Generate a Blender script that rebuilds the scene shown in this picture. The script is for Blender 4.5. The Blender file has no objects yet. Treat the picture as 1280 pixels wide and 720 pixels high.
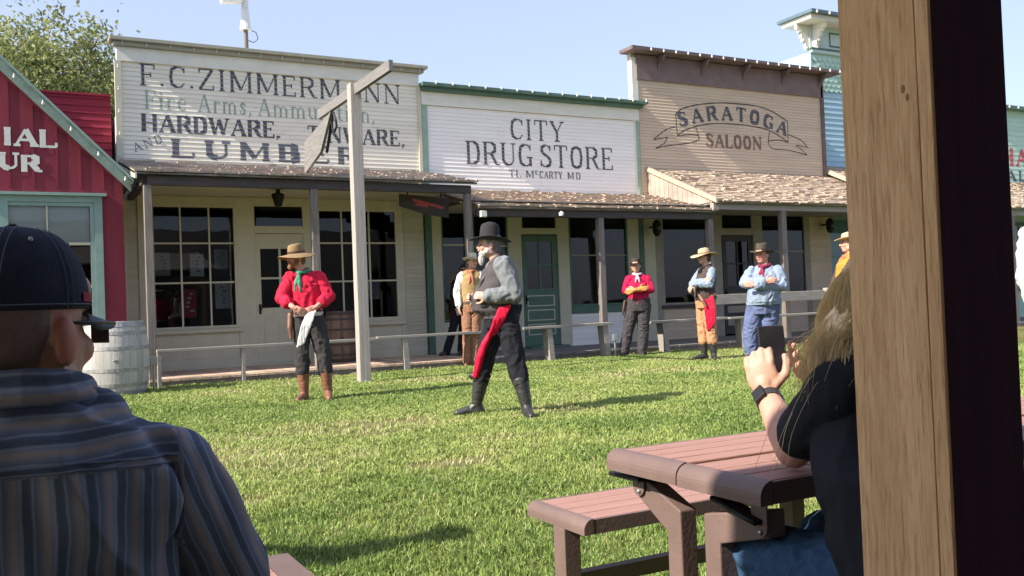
import bpy, bmesh, math, random
import numpy as np
from mathutils import Vector, Matrix, noise, Euler
random.seed(7); rng = np.random.default_rng(7)
R = math.radians
S = bpy.context.scene
COL = S.collection

# ------------------------------------------------------------ camera
FWD = Vector((0.47431722, 0.88011966, 0.02031168))
RGT = Vector((0.88001929, -0.4733745, -0.03850486))
UPV = Vector((0.02427385, -0.03613819, 0.99905196))
cd = bpy.data.cameras.new('camera'); cam = bpy.data.objects.new('camera', cd); COL.objects.link(cam)
m = Matrix.Identity(4)
for i in range(3):
    m[i][0] = RGT[i]; m[i][1] = UPV[i]; m[i][2] = -FWD[i]
m[2][3] = 1.0
cam.matrix_world = m
cd.sensor_width = 36; cd.lens = 36*1154.65/1280; cd.clip_start = 0.05; cd.clip_end = 2000
S.camera = cam
# ------------------------------------------------------------ sky, sun, exposure
SUN_DIR = Vector((-1, -0.085, 0.76)).normalized()      # towards the sun
el = math.asin(SUN_DIR.z); az = math.atan2(SUN_DIR.x, SUN_DIR.y)
w = bpy.data.worlds.new('World'); S.world = w; w.use_nodes = True
nt = w.node_tree; bg = nt.nodes['Background']
sk = nt.nodes.new('ShaderNodeTexSky'); sk.sky_type = 'NISHITA'; sk.sun_disc = False
sk.sun_elevation = el; sk.sun_rotation = az; sk.dust_density = 2.5; sk.air_density = 1.0; sk.ozone_density = 2.0; sk.altitude = 700
hz = nt.nodes.new('ShaderNodeMix'); hz.data_type = 'RGBA'; hz.inputs[0].default_value = .6      # milky summer haze in the air
hz.inputs[7].default_value = (2.2, 2.38, 3.45, 1)
nt.links.new(sk.outputs[0], hz.inputs[6]); nt.links.new(hz.outputs[2], bg.inputs[0]); bg.inputs[1].default_value = 0.128
sd = bpy.data.lights.new('sun', 'SUN'); so = bpy.data.objects.new('sun', sd); COL.objects.link(so)
sd.energy = 4.0; sd.angle = R(0.6); sd.color = (1, .93, .82)
so.rotation_euler = SUN_DIR.to_track_quat('Z', 'Y').to_euler()
S.view_settings.view_transform = 'Standard'; S.view_settings.look = 'None'
S.view_settings.exposure = 1.3; S.view_settings.gamma = 1
S.render.engine = 'CYCLES'; S.cycles.max_bounces = 7; S.cycles.diffuse_bounces = 3; S.cycles.glossy_bounces = 3
S.cycles.transparent_max_bounces = 12

# ------------------------------------------------------------ materials
def mat(name, col, rough=.7, var=.15, scale=6, stretch=(1, 1, 1), bump=.0, bscale=None, tint=0, col2=None, spec=.3, metal=0, detail=6, spots=None, attr=None):
    m = bpy.data.materials.new(name); m.use_nodes = True; t = m.node_tree; N = t.nodes; L = t.links
    b = N['Principled BSDF']; b.inputs['Roughness'].default_value = rough; b.inputs['Metallic'].default_value = metal
    b.inputs['Specular IOR Level'].default_value = spec
    tc = N.new('ShaderNodeTexCoord'); mp = N.new('ShaderNodeMapping'); mp.inputs['Scale'].default_value = stretch
    L.new(tc.outputs['Object'], mp.inputs[0])
    no = N.new('ShaderNodeTexNoise'); no.inputs['Scale'].default_value = scale; no.inputs['Detail'].default_value = detail; no.inputs['Roughness'].default_value = .6
    L.new(mp.outputs[0], no.inputs['Vector'])
    mx = N.new('ShaderNodeMix'); mx.data_type = 'RGBA'
    c1 = [max(0, c*(1-var)) for c in col]; c2 = [min(1, c*(1+var)) for c in (col2 or col)]
    mx.inputs[6].default_value = (*c1, 1); mx.inputs[7].default_value = (*c2, 1)
    rp = N.new('ShaderNodeValToRGB'); rp.color_ramp.elements[0].position = .3; rp.color_ramp.elements[1].position = .7
    L.new(no.outputs[0], rp.inputs[0]); L.new(rp.outputs[0], mx.inputs[0])
    out = mx.outputs[2]
    if attr:
        at = N.new('ShaderNodeVertexColor'); at.layer_name = attr
        m2 = N.new('ShaderNodeMix'); m2.data_type = 'RGBA'; m2.blend_type = 'MULTIPLY'; m2.inputs[0].default_value = 1
        L.new(out, m2.inputs[6]); L.new(at.outputs[0], m2.inputs[7]); out = m2.outputs[2]
    if spots:
        sc, sthr, scol = spots
        n2 = N.new('ShaderNodeTexNoise'); n2.inputs['Scale'].default_value = sc; n2.inputs['Detail'].default_value = 8; n2.inputs['Roughness'].default_value = .7
        L.new(mp.outputs[0], n2.inputs['Vector'])
        r2 = N.new('ShaderNodeValToRGB'); r2.color_ramp.elements[0].position = sthr; r2.color_ramp.elements[1].position = min(1, sthr+.08)
        L.new(n2.outputs[0], r2.inputs[0])
        m3 = N.new('ShaderNodeMix'); m3.data_type = 'RGBA'; m3.inputs[7].default_value = (*scol, 1)
        L.new(r2.outputs[0], m3.inputs[0]); L.new(out, m3.inputs[6]); out = m3.outputs[2]
    L.new(out, b.inputs['Base Color'])
    if bump:
        n3 = N.new('ShaderNodeTexNoise'); n3.inputs['Scale'].default_value = bscale or scale*4; n3.inputs['Detail'].default_value = 8
        L.new(mp.outputs[0], n3.inputs['Vector'])
        bp = N.new('ShaderNodeBump'); bp.inputs['Strength'].default_value = bump; bp.inputs['Distance'].default_value = .01
        L.new(n3.outputs[0], bp.inputs['Height']); L.new(bp.outputs[0], b.inputs['Normal'])
    return m

def siding_mat(name, col, var=.1, chip=None):
    return mat(name, col, .75, var, 2.2, (.5, 1, 3), .25, 30, spots=chip, attr='tint', spec=.25)
WOODS = (.35, 3, 1)
M = dict(
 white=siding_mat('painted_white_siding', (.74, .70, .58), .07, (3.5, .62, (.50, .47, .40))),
 drugwhite=siding_mat('painted_bright_siding', (.83, .80, .75), .045, (3.0, .70, (.55, .53, .50))),
 brownsid=siding_mat('painted_tan_siding', (.57, .45, .33), .08, (3.0, .66, (.34, .27, .21))),
 bluesid=siding_mat('painted_blue_siding', (.33, .50, .60), .08),
 greensid=siding_mat('painted_green_siding', (.40, .58, .50), .08),
 redsid=siding_mat('painted_red_siding', (.26, .024, .045), .16, (5, .72, (.30, .06, .07))),
 redbb=mat('painted_red_boards', (.20, .024, .04), .65, .13, 3, (2, 1, .4), .15, 25),
 cream=mat('cream_trim_paint', (.53, .495, .37), .6, .07, 4, spots=(9, .72, (.42, .39, .31))),
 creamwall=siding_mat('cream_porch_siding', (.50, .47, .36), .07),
 fascia=mat('pale_fascia_paint', (.70, .685, .60), .6, .08, 3, (1, 1, 2), spots=(6, .72, (.45, .42, .36))),
 olive=mat('olive_cornice_paint', (.33, .32, .25), .6, .12, 5),
 green=mat('dark_green_paint', (.085, .155, .115), .55, .15, 5),
 palegreen=mat('pale_green_paint', (.27, .38, .30), .6, .12, 5),
 seafoam=mat('seafoam_trim_paint', (.22, .315, .28), .6, .1, 5),
 gablegreen=mat('weathered_green_trim', (.19, .255, .215), .65, .22, 6, (1, 1, 1), .2),
 brownfas=mat('peeling_brown_fascia', (.19, .135, .13), .8, .15, 4, (1, 1, 1), .3, 25, spots=(5, .69, (.36, .31, .27))),
 browntrim=mat('weathered_brown_trim', (.14, .105, .10), .8, .25, 9, (.4, 1, 1), .4),
 greywood=mat('weathered_grey_wood', (.19, .165, .145), .85, .28, 7, (6, 6, .35), .5, 30),
 greywoodh=mat('weathered_grey_plank', (.30, .275, .24), .85, .22, 7, (.4, 6, 6), .5, 30),
 palewood=mat('pale_weathered_post', (.36, .325, .29), .85, .22, 6, (7, 7, .3), .6, 30, spots=(5, .70, (.22, .19, .17))),
 beamwood=mat('grey_weathered_beam', (.19, .18, .172), .85, .25, 7, (6, .5, 6), .5, 30),
 darkbeam=mat('dark_beam', (.075, .062, .06), .8, .25, 6, (.5, 4, 4), .4),
 shingle=mat('cedar_shingle', (.43, .34, .255), .85, .22, 9, (6, .8, 1), .5, 40, attr='tint'),
 oldshingle=mat('old_grey_shingle', (.36, .30, .25), .9, .25, 9, (6, .8, 1), .5, 40, attr='tint'),
 deck=mat('deck_boards', (.35, .29, .24), .8, .2, 5, (3, .4, 1), .4, 30, attr='tint'),
 darkglassroom=mat('dark_room', (.022, .022, .03), .9, .2, 2),
 frame=mat('brown_window_frame', (.30, .27, .215), .6, .12, 6),
 greydoor=mat('dark_doorway_paint', (.05, .045, .045), .6, .15, 6),
 iron=mat('black_iron', (.02, .02, .022), .5, .2, 12, metal=.5),
 steel=mat('galvanised_metal', (.42, .43, .44), .45, .15, 14, metal=.8),
 plaster=mat('white_plastic', (.72, .72, .70), .4, .05, 8),
 paint_slate=mat('slate_sign_paint', (.075, .085, .105), .8, .3, 7, spots=(26, .66, (.33, .34, .34))),
 paint_soft=mat('faded_slate_sign_paint', (.10, .115, .14), .8, .3, 7, spots=(22, .62, (.36, .37, .37))),
 paint_green=mat('faded_green_sign_paint', (.24, .33, .28), .8, .15, 9, spots=(22, .6, (.45, .47, .44))),
 paint_brown=mat('brown_sign_paint', (.19, .115, .09), .8, .25, 12, spots=(30, .62, (.36, .29, .23))),
 paint_black=mat('thin_black_sign_paint', (.06, .055, .05), .8, .3, 12),
 paint_cream=mat('cream_sign_paint', (.62, .62, .56), .7, .08, 10),
 paint_red=mat('red_sign_paint', (.50, .10, .11), .7, .15, 10),
 bulb=mat('glass_bulb', (.60, .59, .56), .25, .03, 5, spec=.6),
 barrel=mat('sun_bleached_barrel', (.42, .40, .37), .85, .18, 4, (7, 7, .5), .5, 30, spots=(3, .66, (.28, .26, .24)), attr='tint'),
 barrel_dark=mat('brown_barrel', (.16, .105, .075), .8, .25, 4, (7, 7, .5), .5, 30, attr='tint'),
 hoop=mat('rusted_hoop', (.33, .32, .31), .6, .25, 12, metal=.4),
 hoop_dark=mat('dark_rusted_hoop', (.09, .07, .06), .7, .25, 12, metal=.4),
 plank=mat('recycled_plastic_plank', (.37, .205, .165), .62, .10, 5, (.3, 6, 6), .35, 60, spec=.3, spots=(3.2, .64, (.36, .20, .17))),
 brownmetal=mat('brown_powder_coated_metal', (.15, .10, .085), .5, .12, 8, bump=.12, bscale=90, spec=.4),
 vprint=mat('grey_print', (.10, .10, .10), .8),
 black=mat('black_plastic', (.015, .015, .016), .45, .2, 9),
 concrete=mat('concrete', (.26, .25, .235), .9, .15, 3, bump=.3),
)

def rough_post_mat():
    m = bpy.data.materials.new('rough_sawn_timber'); m.use_nodes = True; t = m.node_tree; N = t.nodes; L = t.links
    b = N['Principled BSDF']; b.inputs['Roughness'].default_value = .85; b.inputs['Specular IOR Level'].default_value = .15
    tc = N.new('ShaderNodeTexCoord'); mp = N.new('ShaderNodeMapping'); mp.inputs['Scale'].default_value = (1, 1, .075)
    L.new(tc.outputs['Object'], mp.inputs[0])
    n1 = N.new('ShaderNodeTexNoise'); n1.inputs['Scale'].default_value = 190; n1.inputs['Detail'].default_value = 7; n1.inputs['Roughness'].default_value = .65; n1.inputs['Distortion'].default_value = .6
    L.new(mp.outputs[0], n1.inputs[0])
    n2 = N.new('ShaderNodeTexNoise'); n2.inputs['Scale'].default_value = 16; n2.inputs['Detail'].default_value = 4
    L.new(mp.outputs[0], n2.inputs[0])
    r = N.new('ShaderNodeValToRGB'); e = r.color_ramp.elements
    e[0].position = .3; e[0].color = (.56, .31, .145, 1); e[1].position = .72; e[1].color = (.98, .66, .36, 1)
    x = e.new(.47); x.color = (.86, .54, .28, 1)
    L.new(n1.outputs[0], r.inputs[0])
    mx = N.new('ShaderNodeMix'); mx.data_type = 'RGBA'; mx.blend_type = 'MULTIPLY'; mx.inputs[0].default_value = .6
    r2 = N.new('ShaderNodeValToRGB'); r2.color_ramp.elements[0].position = .3; r2.color_ramp.elements[0].color = (.62, .55, .47, 1); r2.color_ramp.elements[1].position = .65; r2.color_ramp.elements[1].color = (1, 1, 1, 1)
    L.new(n2.outputs[0], r2.inputs[0]); L.new(r.outputs[0], mx.inputs[6]); L.new(r2.outputs[0], mx.inputs[7])
    L.new(mx.outputs[2], b.inputs['Base Color'])
    bp = N.new('ShaderNodeBump'); bp.inputs['Strength'].default_value = .9; bp.inputs['Distance'].default_value = .004
    L.new(n1.outputs[0], bp.inputs['Height']); L.new(bp.outputs[0], b.inputs['Normal'])
    return m
M['post'] = rough_post_mat()

def glass_mat(name='window_glass', tint=(.75, .8, .82)):
    m = bpy.data.materials.new(name); m.use_nodes = True; t = m.node_tree; N = t.nodes; L = t.links
    N.remove(N['Principled BSDF']); o = N['Material Output']
    tr = N.new('ShaderNodeBsdfTransparent'); tr.inputs[0].default_value = (*tint, 1)
    gl = N.new('ShaderNodeBsdfGlossy'); gl.inputs['Roughness'].default_value = .015
    lw = N.new('ShaderNodeFresnel'); lw.inputs[0].default_value = 1.5
    no = N.new('ShaderNodeTexNoise'); no.inputs['Scale'].default_value = 1.3
    bp = N.new('ShaderNodeBump'); bp.inputs['Strength'].default_value = .12; bp.inputs['Distance'].default_value = .02
    tc = N.new('ShaderNodeTexCoord'); L.new(tc.outputs['Object'], no.inputs[0]); L.new(no.outputs[0], bp.inputs['Height']); L.new(bp.outputs[0], gl.inputs['Normal'])
    mx = N.new('ShaderNodeMixShader'); L.new(lw.outputs[0], mx.inputs[0]); L.new(tr.outputs[0], mx.inputs[1]); L.new(gl.outputs[0], mx.inputs[2])
    L.new(mx.outputs[0], o.inputs[0]); return m
M['glass'] = glass_mat()

# ------------------------------------------------------------ helpers
ORG = {}
def tag(o, label=None, cat=None, group=None, kind=None):
    if label: o['label'] = label
    if cat: o['category'] = cat
    if group: o['group'] = group
    if kind: o['kind'] = kind
    return o
def thing(name, loc, label, cat, group=None, rz=0):
    o = bpy.data.objects.new(name, None); COL.objects.link(o); o.location = loc; o.rotation_euler = (0, 0, rz)
    o.empty_display_size = .2
    ORG[o] = Vector(loc); return tag(o, label, cat, group)
def link(name, me, material, parent=None, loc=None, smooth=False):
    o = bpy.data.objects.new(name, me); COL.objects.link(o)
    mats = material if isinstance(material, (list, tuple)) else [material]
    for x in mats: me.materials.append(x)
    if smooth:
        me.polygons.foreach_set('use_smooth', [True]*len(me.polygons))
    if parent is not None: o.parent = parent
    if loc is not None: o.location = loc
    return o
SPLIT = {'corner_board', 'end_rail', 'interior_wall_', 'door_frame', 'wall_trim', 'green_pilaster', 'cornice_bracket_', 'side_rail', 'bolt', 'lens', 'hanger', 'door_rail', 'door_frame', 'gable_trim', 'moulding_', 'bulb_'}
class MB:
    def __init__(s): s.v = []; s.f = []; s.t = []
    def add(s, vs, fs, tint=1.0):
        n = len(s.v); s.v += [tuple(v) for v in vs]; s.f += [tuple(i+n for i in f) for f in fs]; s.t += [tint]*len(fs); return s
    def box(s, x0, x1, y0, y1, z0, z1, tint=1.0):
        return s.add([(x0, y0, z0), (x1, y0, z0), (x1, y1, z0), (x0, y1, z0), (x0, y0, z1), (x1, y0, z1), (x1, y1, z1), (x0, y1, z1)],
              [(0, 3, 2, 1), (4, 5, 6, 7), (0, 1, 5, 4), (1, 2, 6, 5), (2, 3, 7, 6), (3, 0, 4, 7)], tint)
    def obox(s, c, ax, ay, az, tint=1.0):   # oriented box: centre + half-vectors
        c = Vector(c); ax = Vector(ax); ay = Vector(ay); az = Vector(az)
        vs = [c+sx*ax+sy*ay+sz*az for sz in (-1, 1) for sx, sy in ((-1, -1), (1, -1), (1, 1), (-1, 1))]
        return s.add(vs, [(0, 3, 2, 1), (4, 5, 6, 7), (0, 1, 5, 4), (1, 2, 6, 5), (2, 3, 7, 6), (3, 0, 4, 7)], tint)
    def bar(s, p0, p1, wd, th, up=(0, 0, 1), tint=1.0):
        p0 = Vector(p0); p1 = Vector(p1); d = (p1-p0); h = d/2; d.normalize(); sd = d.cross(Vector(up)).normalized(); u = sd.cross(d)
        return s.obox((p0+p1)/2, h, sd*wd/2, u*th/2, tint)
    def prism(s, pts, off, tint=1.0):        # polygon (3D pts) extruded by off
        n = len(pts); off = Vector(off); a = [Vector(p) for p in pts]
        return s.add(a+[p+off for p in a], [tuple(range(n)), tuple(range(2*n-1, n-1, -1))]+[(i, i+n, (i+1) % n+n, (i+1) % n) for i in range(n)], tint)
    def tube(s, pts, rad, n=8, tint=1.0, cap=True):
        pts = [Vector(p) for p in pts]; rs = rad if isinstance(rad, (list, tuple)) else [rad]*len(pts)
        base = len(s.v); prev = None
        for i, p in enumerate(pts):
            d = (pts[min(i+1, len(pts)-1)]-pts[max(i-1, 0)]).normalized()
            a = d.cross(Vector((0, 0, 1))) if prev is None else prev-d*prev.dot(d)
            if a.length < 1e-4: a = d.cross(Vector((0, 1, 0)))
            a.normalize(); prev = a; b = d.cross(a)
            for k in range(n):
                q = 2*math.pi*k/n; s.v.append(tuple(p+(a*math.cos(q)+b*math.sin(q))*rs[i]))
        for i in range(len(pts)-1):
            for k in range(n):
                s.f.append((base+i*n+k, base+i*n+(k+1) % n, base+(i+1)*n+(k+1) % n, base+(i+1)*n+k)); s.t.append(tint)
        if cap:
            s.f.append(tuple(base+k for k in range(n-1, -1, -1))); s.f.append(tuple(base+(len(pts)-1)*n+k for k in range(n))); s.t += [tint, tint]
        return s
    def sphere(s, c, r, nu=10, nv=6, tint=1.0):
        c = Vector(c); r = Vector(r) if not isinstance(r, (int, float)) else Vector((r, r, r)); base = len(s.v)
        s.v.append((c.x, c.y, c.z-r.z))
        for j in range(1, nv):
            ph = -math.pi/2+math.pi*j/nv
            for i in range(nu):
                q = 2*math.pi*i/nu; s.v.append((c.x+r.x*math.cos(ph)*math.cos(q), c.y+r.y*math.cos(ph)*math.sin(q), c.z+r.z*math.sin(ph)))
        s.v.append((c.x, c.y, c.z+r.z)); top = len(s.v)-1
        for i in range(nu):
            s.f.append((base, base+1+(i+1) % nu, base+1+i)); s.f.append((top, base+1+(nv-2)*nu+i, base+1+(nv-2)*nu+(i+1) % nu)); s.t += [tint]*2
        for j in range(nv-2):
            for i in range(nu):
                a = base+1+j*nu; s.f.append((a+i, a+(i+1) % nu, a+nu+(i+1) % nu, a+nu+i)); s.t.append(tint)
        return s
    def lathe(s, prof, c=(0, 0, 0), n=24, tint=None):   # prof [(r,z)], closed surface of revolution
        base = len(s.v)
        for r, z in prof:
            for i in range(n):
                q = 2*math.pi*i/n; s.v.append((c[0]+r*math.cos(q), c[1]+r*math.sin(q), c[2]+z))
        for j in range(len(prof)-1):
            for i in range(n):
                s.f.append((base+j*n+i, base+j*n+(i+1) % n, base+(j+1)*n+(i+1) % n, base+(j+1)*n+i)); s.t.append(1 if tint is None else tint[i % len(tint)])
        return s
    def split(s):
        par = list(range(len(s.v)))
        def fd(a):
            while par[a] != a: par[a] = par[par[a]]; a = par[a]
            return a
        for f in s.f:
            r0 = fd(f[0])
            for i in f[1:]: par[fd(i)] = r0
        gs = {}
        for f, t in zip(s.f, s.t): gs.setdefault(fd(f[0]), []).append((f, t))
        out = []
        for k, fl in gs.items():
            m2 = MB(); mp = {}
            for f, t in fl:
                for i in f:
                    if i not in mp: mp[i] = len(m2.v); m2.v.append(s.v[i])
                m2.f.append(tuple(mp[i] for i in f)); m2.t.append(t)
            out.append(m2)
        return out
    def build(s, name, material, parent=None, smooth=False, bevel=0, local=False):
        if name in SPLIT:
            ps = s.split()
            if len(ps) > 1: return [p.build_one(name, material, parent, smooth, bevel, local) for p in ps][0]
        return s.build_one(name, material, parent, smooth, bevel, local)
    def build_one(s, name, material, parent=None, smooth=False, bevel=0, local=False):
        me = bpy.data.meshes.new(name)
        off = Vector((0, 0, 0))
        if parent is not None and not local:
            p = parent
            off = ORG.get(p, Vector((0, 0, 0)))
        me.from_pydata([(a-off.x, b-off.y, c-off.z) for a, b, c in s.v], [], s.f)
        me.update()
        if any(x != 1.0 for x in s.t):
            ca = me.color_attributes.new('tint', 'FLOAT_COLOR', 'CORNER')
            arr = []
            for p, t in zip(me.polygons, s.t):
                tt = t if isinstance(t, tuple) else (t, t, t)
                arr += [*tt, 1.0]*p.loop_total
            ca.data.foreach_set('color', arr)
        else:
            ca = me.color_attributes.new('tint', 'FLOAT_COLOR', 'POINT'); ca.data.foreach_set('color', [1.0]*4*len(me.vertices))
        o = link(name, me, material, parent, smooth=smooth)
        if parent is not None: ORG[o] = off
        if bevel:
            b = o.modifiers.new('b', 'BEVEL'); b.width = bevel; b.segments = 2; b.limit_method = 'ANGLE'
        return o
def rt(a=.12): return 1+random.uniform(-a, a)

# ------------------------------------------------------------ siding and painted letters
def siding(mb, x0, x1, z0, z1, e, y, lap=.014, tv=.05):
    k = math.floor(z0/e+1e-6)
    while k*e < z1-1e-5:
        a = max(z0, k*e); b = min(z1, (k+1)*e)
        ya = y-lap*(1-(a-k*e)/e); yb = y-lap*(1-(b-k*e)/e)
        # each course made of boards with random butt joints
        xs = [x0]; x = x0+random.Random(k*31+int(x0*10)).uniform(.8, 3.2); rr = random.Random(k*17+3)
        while x < x1-.4: xs.append(x); x += rr.uniform(2.2, 3.6)
        xs.append(x1)
        for xa, xb in zip(xs[:-1], xs[1:]):
            t = 1+rr.uniform(-tv, tv); xb2 = xb-.003 if xb < x1 else xb
            mb.add([(xa, ya, a), (xb2, ya, a), (xb2, yb, b), (xa, yb, b)], [(0, 1, 2, 3)], t)
            if a > k*e-1e-6: mb.add([(xa, ya, a), (xb2, ya, a), (xb2, y+.004, a), (xa, y+.004, a)], [(0, 3, 2, 1)], t)
        k += 1
def siding_open(mb, x0, x1, z0, z1, e, y, holes, lap=.014):
    """siding with rectangular openings"""
    xs = sorted({x0, x1, *[v for h in holes for v in h[:2] if x0 < v < x1]})
    for a, b in zip(xs[:-1], xs[1:]):
        zz = [(z0, z1)]
        for h in holes:
            if h[0] <= a+1e-6 and h[1] >= b-1e-6:
                nz = []
                for p, q in zz:
                    if h[2] > p: nz.append((p, min(q, h[2])))
                    if h[3] < q: nz.append((max(p, h[3]), q))
                zz = [(p, q) for p, q in nz if q-p > 1e-4]
        for p, q in zz: siding(mb, a, b, p, q, e, y, lap)

T_, H_ = 'T', 't'
def S_(x, a=0, b=1, ends=3, k=.1):     # stem with slab serifs
    r = [(T_, [(x, a), (x, b)])]
    if ends & 1: r.append((H_, [(x-k, a), (x+k, a)]))
    if ends & 2: r.append((H_, [(x-k, b), (x+k, b)]))
    return r
GL = {
 'A': (.72, [(H_, [(.08, 0), (.36, 1)]), (T_, [(.36, 1), (.62, 0)]), (H_, [(.17, .34), (.54, .34)]), (H_, [(0, 0), (.2, 0)]), (H_, [(.48, 0), (.74, 0)])]),
 'B': (.62, S_(.12)+[(H_, [(.1, 1), (.4, 1)]), (T_, [(.38, 1), (.5, .9), (.5, .62), (.38, .53)]), (H_, [(.12, .53), (.4, .53)]), (T_, [(.38, .53), (.54, .42), (.54, .1), (.38, 0)]), (H_, [(.1, 0), (.4, 0)])]),
 'C': (.62, [(T_, [(.3, 1), (.14, .86), (.1, .5), (.14, .14), (.3, 0)]), (H_, [(.28, 1), (.46, .97), (.56, .8)]), (H_, [(.28, 0), (.46, .03), (.56, .22)]), (H_, [(.56, .99), (.56, .72)])]),
 'D': (.64, S_(.12)+[(H_, [(.1, 1), (.36, 1)]), (T_, [(.34, 1), (.5, .86), (.54, .5), (.5, .14), (.34, 0)]), (H_, [(.1, 0), (.36, 0)])]),
 'E': (.58, S_(.12)+[(H_, [(.1, 1), (.5, 1)]), (H_, [(.5, 1.02), (.5, .8)]), (H_, [(.12, .52), (.38, .52)]), (H_, [(.38, .63), (.38, .41)]), (H_, [(.1, 0), (.52, 0)]), (H_, [(.52, -.02), (.52, .22)])]),
 'F': (.56, S_(.12)+[(H_, [(.1, 1), (.5, 1)]), (H_, [(.5, 1.02), (.5, .78)]), (H_, [(.12, .52), (.38, .52)]), (H_, [(.38, .63), (.38, .41)])]),
 'G': (.66, [(T_, [(.3, 1), (.14, .86), (.1, .5), (.14, .14), (.3, 0)]), (H_, [(.28, 1), (.46, .97), (.56, .8)]), (H_, [(.56, .99), (.56, .72)]), (H_, [(.28, 0), (.45, .02), (.55, .12)]), (T_, [(.56, 0), (.56, .4)]), (H_, [(.4, .4), (.66, .4)])]),
 'H': (.72, S_(.13)+S_(.59)+[(H_, [(.13, .5), (.59, .5)])]),
 'I': (.3, S_(.15)),
 'L': (.56, S_(.12)+[(H_, [(.1, 0), (.52, 0)]), (H_, [(.52, -.02), (.52, .26)])]),
 'M': (.88, S_(.12, k=.08)+S_(.76)+[(T_, [(.14, 1), (.44, .1)]), (H_, [(.44, .1), (.74, 1)])]),
 'N': (.74, [(H_, [(.12, 0), (.12, 1)]), (T_, [(.12, 1), (.62, 0)]), (H_, [(.62, 0), (.62, 1)]), (H_, [(.02, 0), (.22, 0)]), (H_, [(.02, 1), (.14, 1)]), (H_, [(.52, 1), (.72, 1)])]),
 'O': (.66, [(T_, [(.32, 1), (.15, .88), (.1, .5), (.15, .12), (.32, 0)]), (T_, [(.32, 0), (.5, .12), (.55, .5), (.5, .88), (.32, 1)])]),
 'R': (.68, S_(.12)+[(H_, [(.1, 1), (.4, 1)]), (T_, [(.38, 1), (.52, .88), (.52, .62), (.38, .5)]), (H_, [(.12, .5), (.4, .5)]), (T_, [(.36, .5), (.56, .04)]), (H_, [(.54, 0), (.7, 0)])]),
 'S': (.58, [(H_, [(.48, .98), (.48, .74)]), (H_, [(.48, .82), (.4, .96), (.26, 1)]), (T_, [(.27, 1), (.13, .9), (.12, .7), (.24, .56), (.4, .45), (.49, .3), (.46, .1), (.31, 0)]), (H_, [(.31, 0), (.16, .04), (.08, .18)]), (H_, [(.08, .02), (.08, .28)])]),
 'T': (.64, S_(.32, ends=1)+[(H_, [(.05, 1), (.59, 1)]), (H_, [(.05, 1.02), (.05, .78)]), (H_, [(.59, 1.02), (.59, .78)])]),
 'U': (.68, [(T_, [(.13, 1), (.13, .22), (.22, .06), (.34, 0)]), (H_, [(.34, 0), (.48, .06), (.56, .22), (.56, 1)]), (H_, [(.02, 1), (.25, 1)]), (H_, [(.46, 1), (.67, 1)])]),
 'W': (.95, [(T_, [(.1, 1), (.28, 0)]), (H_, [(.28, 0), (.47, .95)]), (T_, [(.47, .95), (.66, 0)]), (H_, [(.66, 0), (.85, 1)]), (H_, [(0, 1), (.22, 1)]), (H_, [(.75, 1), (.95, 1)])]),
 'Y': (.66, [(T_, [(.08, 1), (.33, .45)]), (H_, [(.33, .45), (.57, 1)]), (T_, [(.33, .47), (.33, 0)]), (H_, [(0, 1), (.2, 1)]), (H_, [(.47, 1), (.67, 1)]), (H_, [(.21, 0), (.45, 0)])]),
 'Z': (.62, [(H_, [(.08, 1), (.54, 1)]), (T_, [(.54, 1), (.08, 0)]), (H_, [(.06, 0), (.56, 0)]), (H_, [(.07, 1.02), (.07, .8)]), (H_, [(.56, -.02), (.56, .22)])]),
 'i': (.26, S_(.13, 0, .62)+[(T_, [(.13, .8), (.13, .92)])]),
 'r': (.42, S_(.13, 0, .62)+[(H_, [(.13, .45), (.24, .6), (.38, .6), (.38, .48)])]),
 'e': (.5, [(T_, [(.26, .64), (.12, .54), (.09, .32), (.13, .1), (.27, 0)]), (H_, [(.25, .64), (.38, .56), (.41, .36), (.1, .36)]), (H_, [(.27, 0), (.4, .08)])]),
 'm': (.86, S_(.12, 0, .62)+S_(.42, 0, .5, 1)+S_(.72, 0, .5, 1)+[(H_, [(.12, .5), (.26, .64), (.42, .5)]), (H_, [(.42, .5), (.57, .64), (.72, .5)])]),
 's': (.42, [(H_, [(.34, .62), (.34, .46)]), (T_, [(.34, .58), (.2, .64), (.1, .52), (.2, .36), (.32, .24), (.3, .06), (.18, 0)]), (H_, [(.18, 0), (.08, .06), (.08, .2)])]),
 'u': (.56, [(T_, [(.12, .62), (.12, .14), (.24, 0)]), (H_, [(.24, 0), (.38, .08), (.44, .2)]), (T_, [(.44, .62), (.44, 0)]), (H_, [(.02, .62), (.14, .62)]), (H_, [(.34, .62), (.46, .62)]), (H_, [(.44, 0), (.54, 0)])]),
 'n': (.56, S_(.12, 0, .62)+S_(.43, 0, .5, 1)+[(H_, [(.12, .48), (.28, .64), (.43, .5)])]),
 't': (.38, [(T_, [(.16, .86), (.16, .1), (.26, 0)]), (H_, [(.26, 0), (.36, .06)]), (H_, [(.02, .62), (.34, .62)])]),
 'o': (.5, [(T_, [(.25, .64), (.1, .5), (.1, .14), (.25, 0)]), (T_, [(.25, 0), (.4, .14), (.4, .5), (.25, .64)])]),
 'c': (.44, [(T_, [(.26, .64), (.1, .5), (.1, .14), (.26, 0)]), (H_, [(.26, .64), (.38, .5)]), (H_, [(.26, 0), (.38, .12)])]),
 '.': (.2, [(T_, [(.1, 0), (.1, .12)])]),
 ',': (.22, [(T_, [(.11, .12), (.11, 0)]), (H_, [(.11, 0), (.05, -.14)])]),
 ' ': (.34, []),
}
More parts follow.
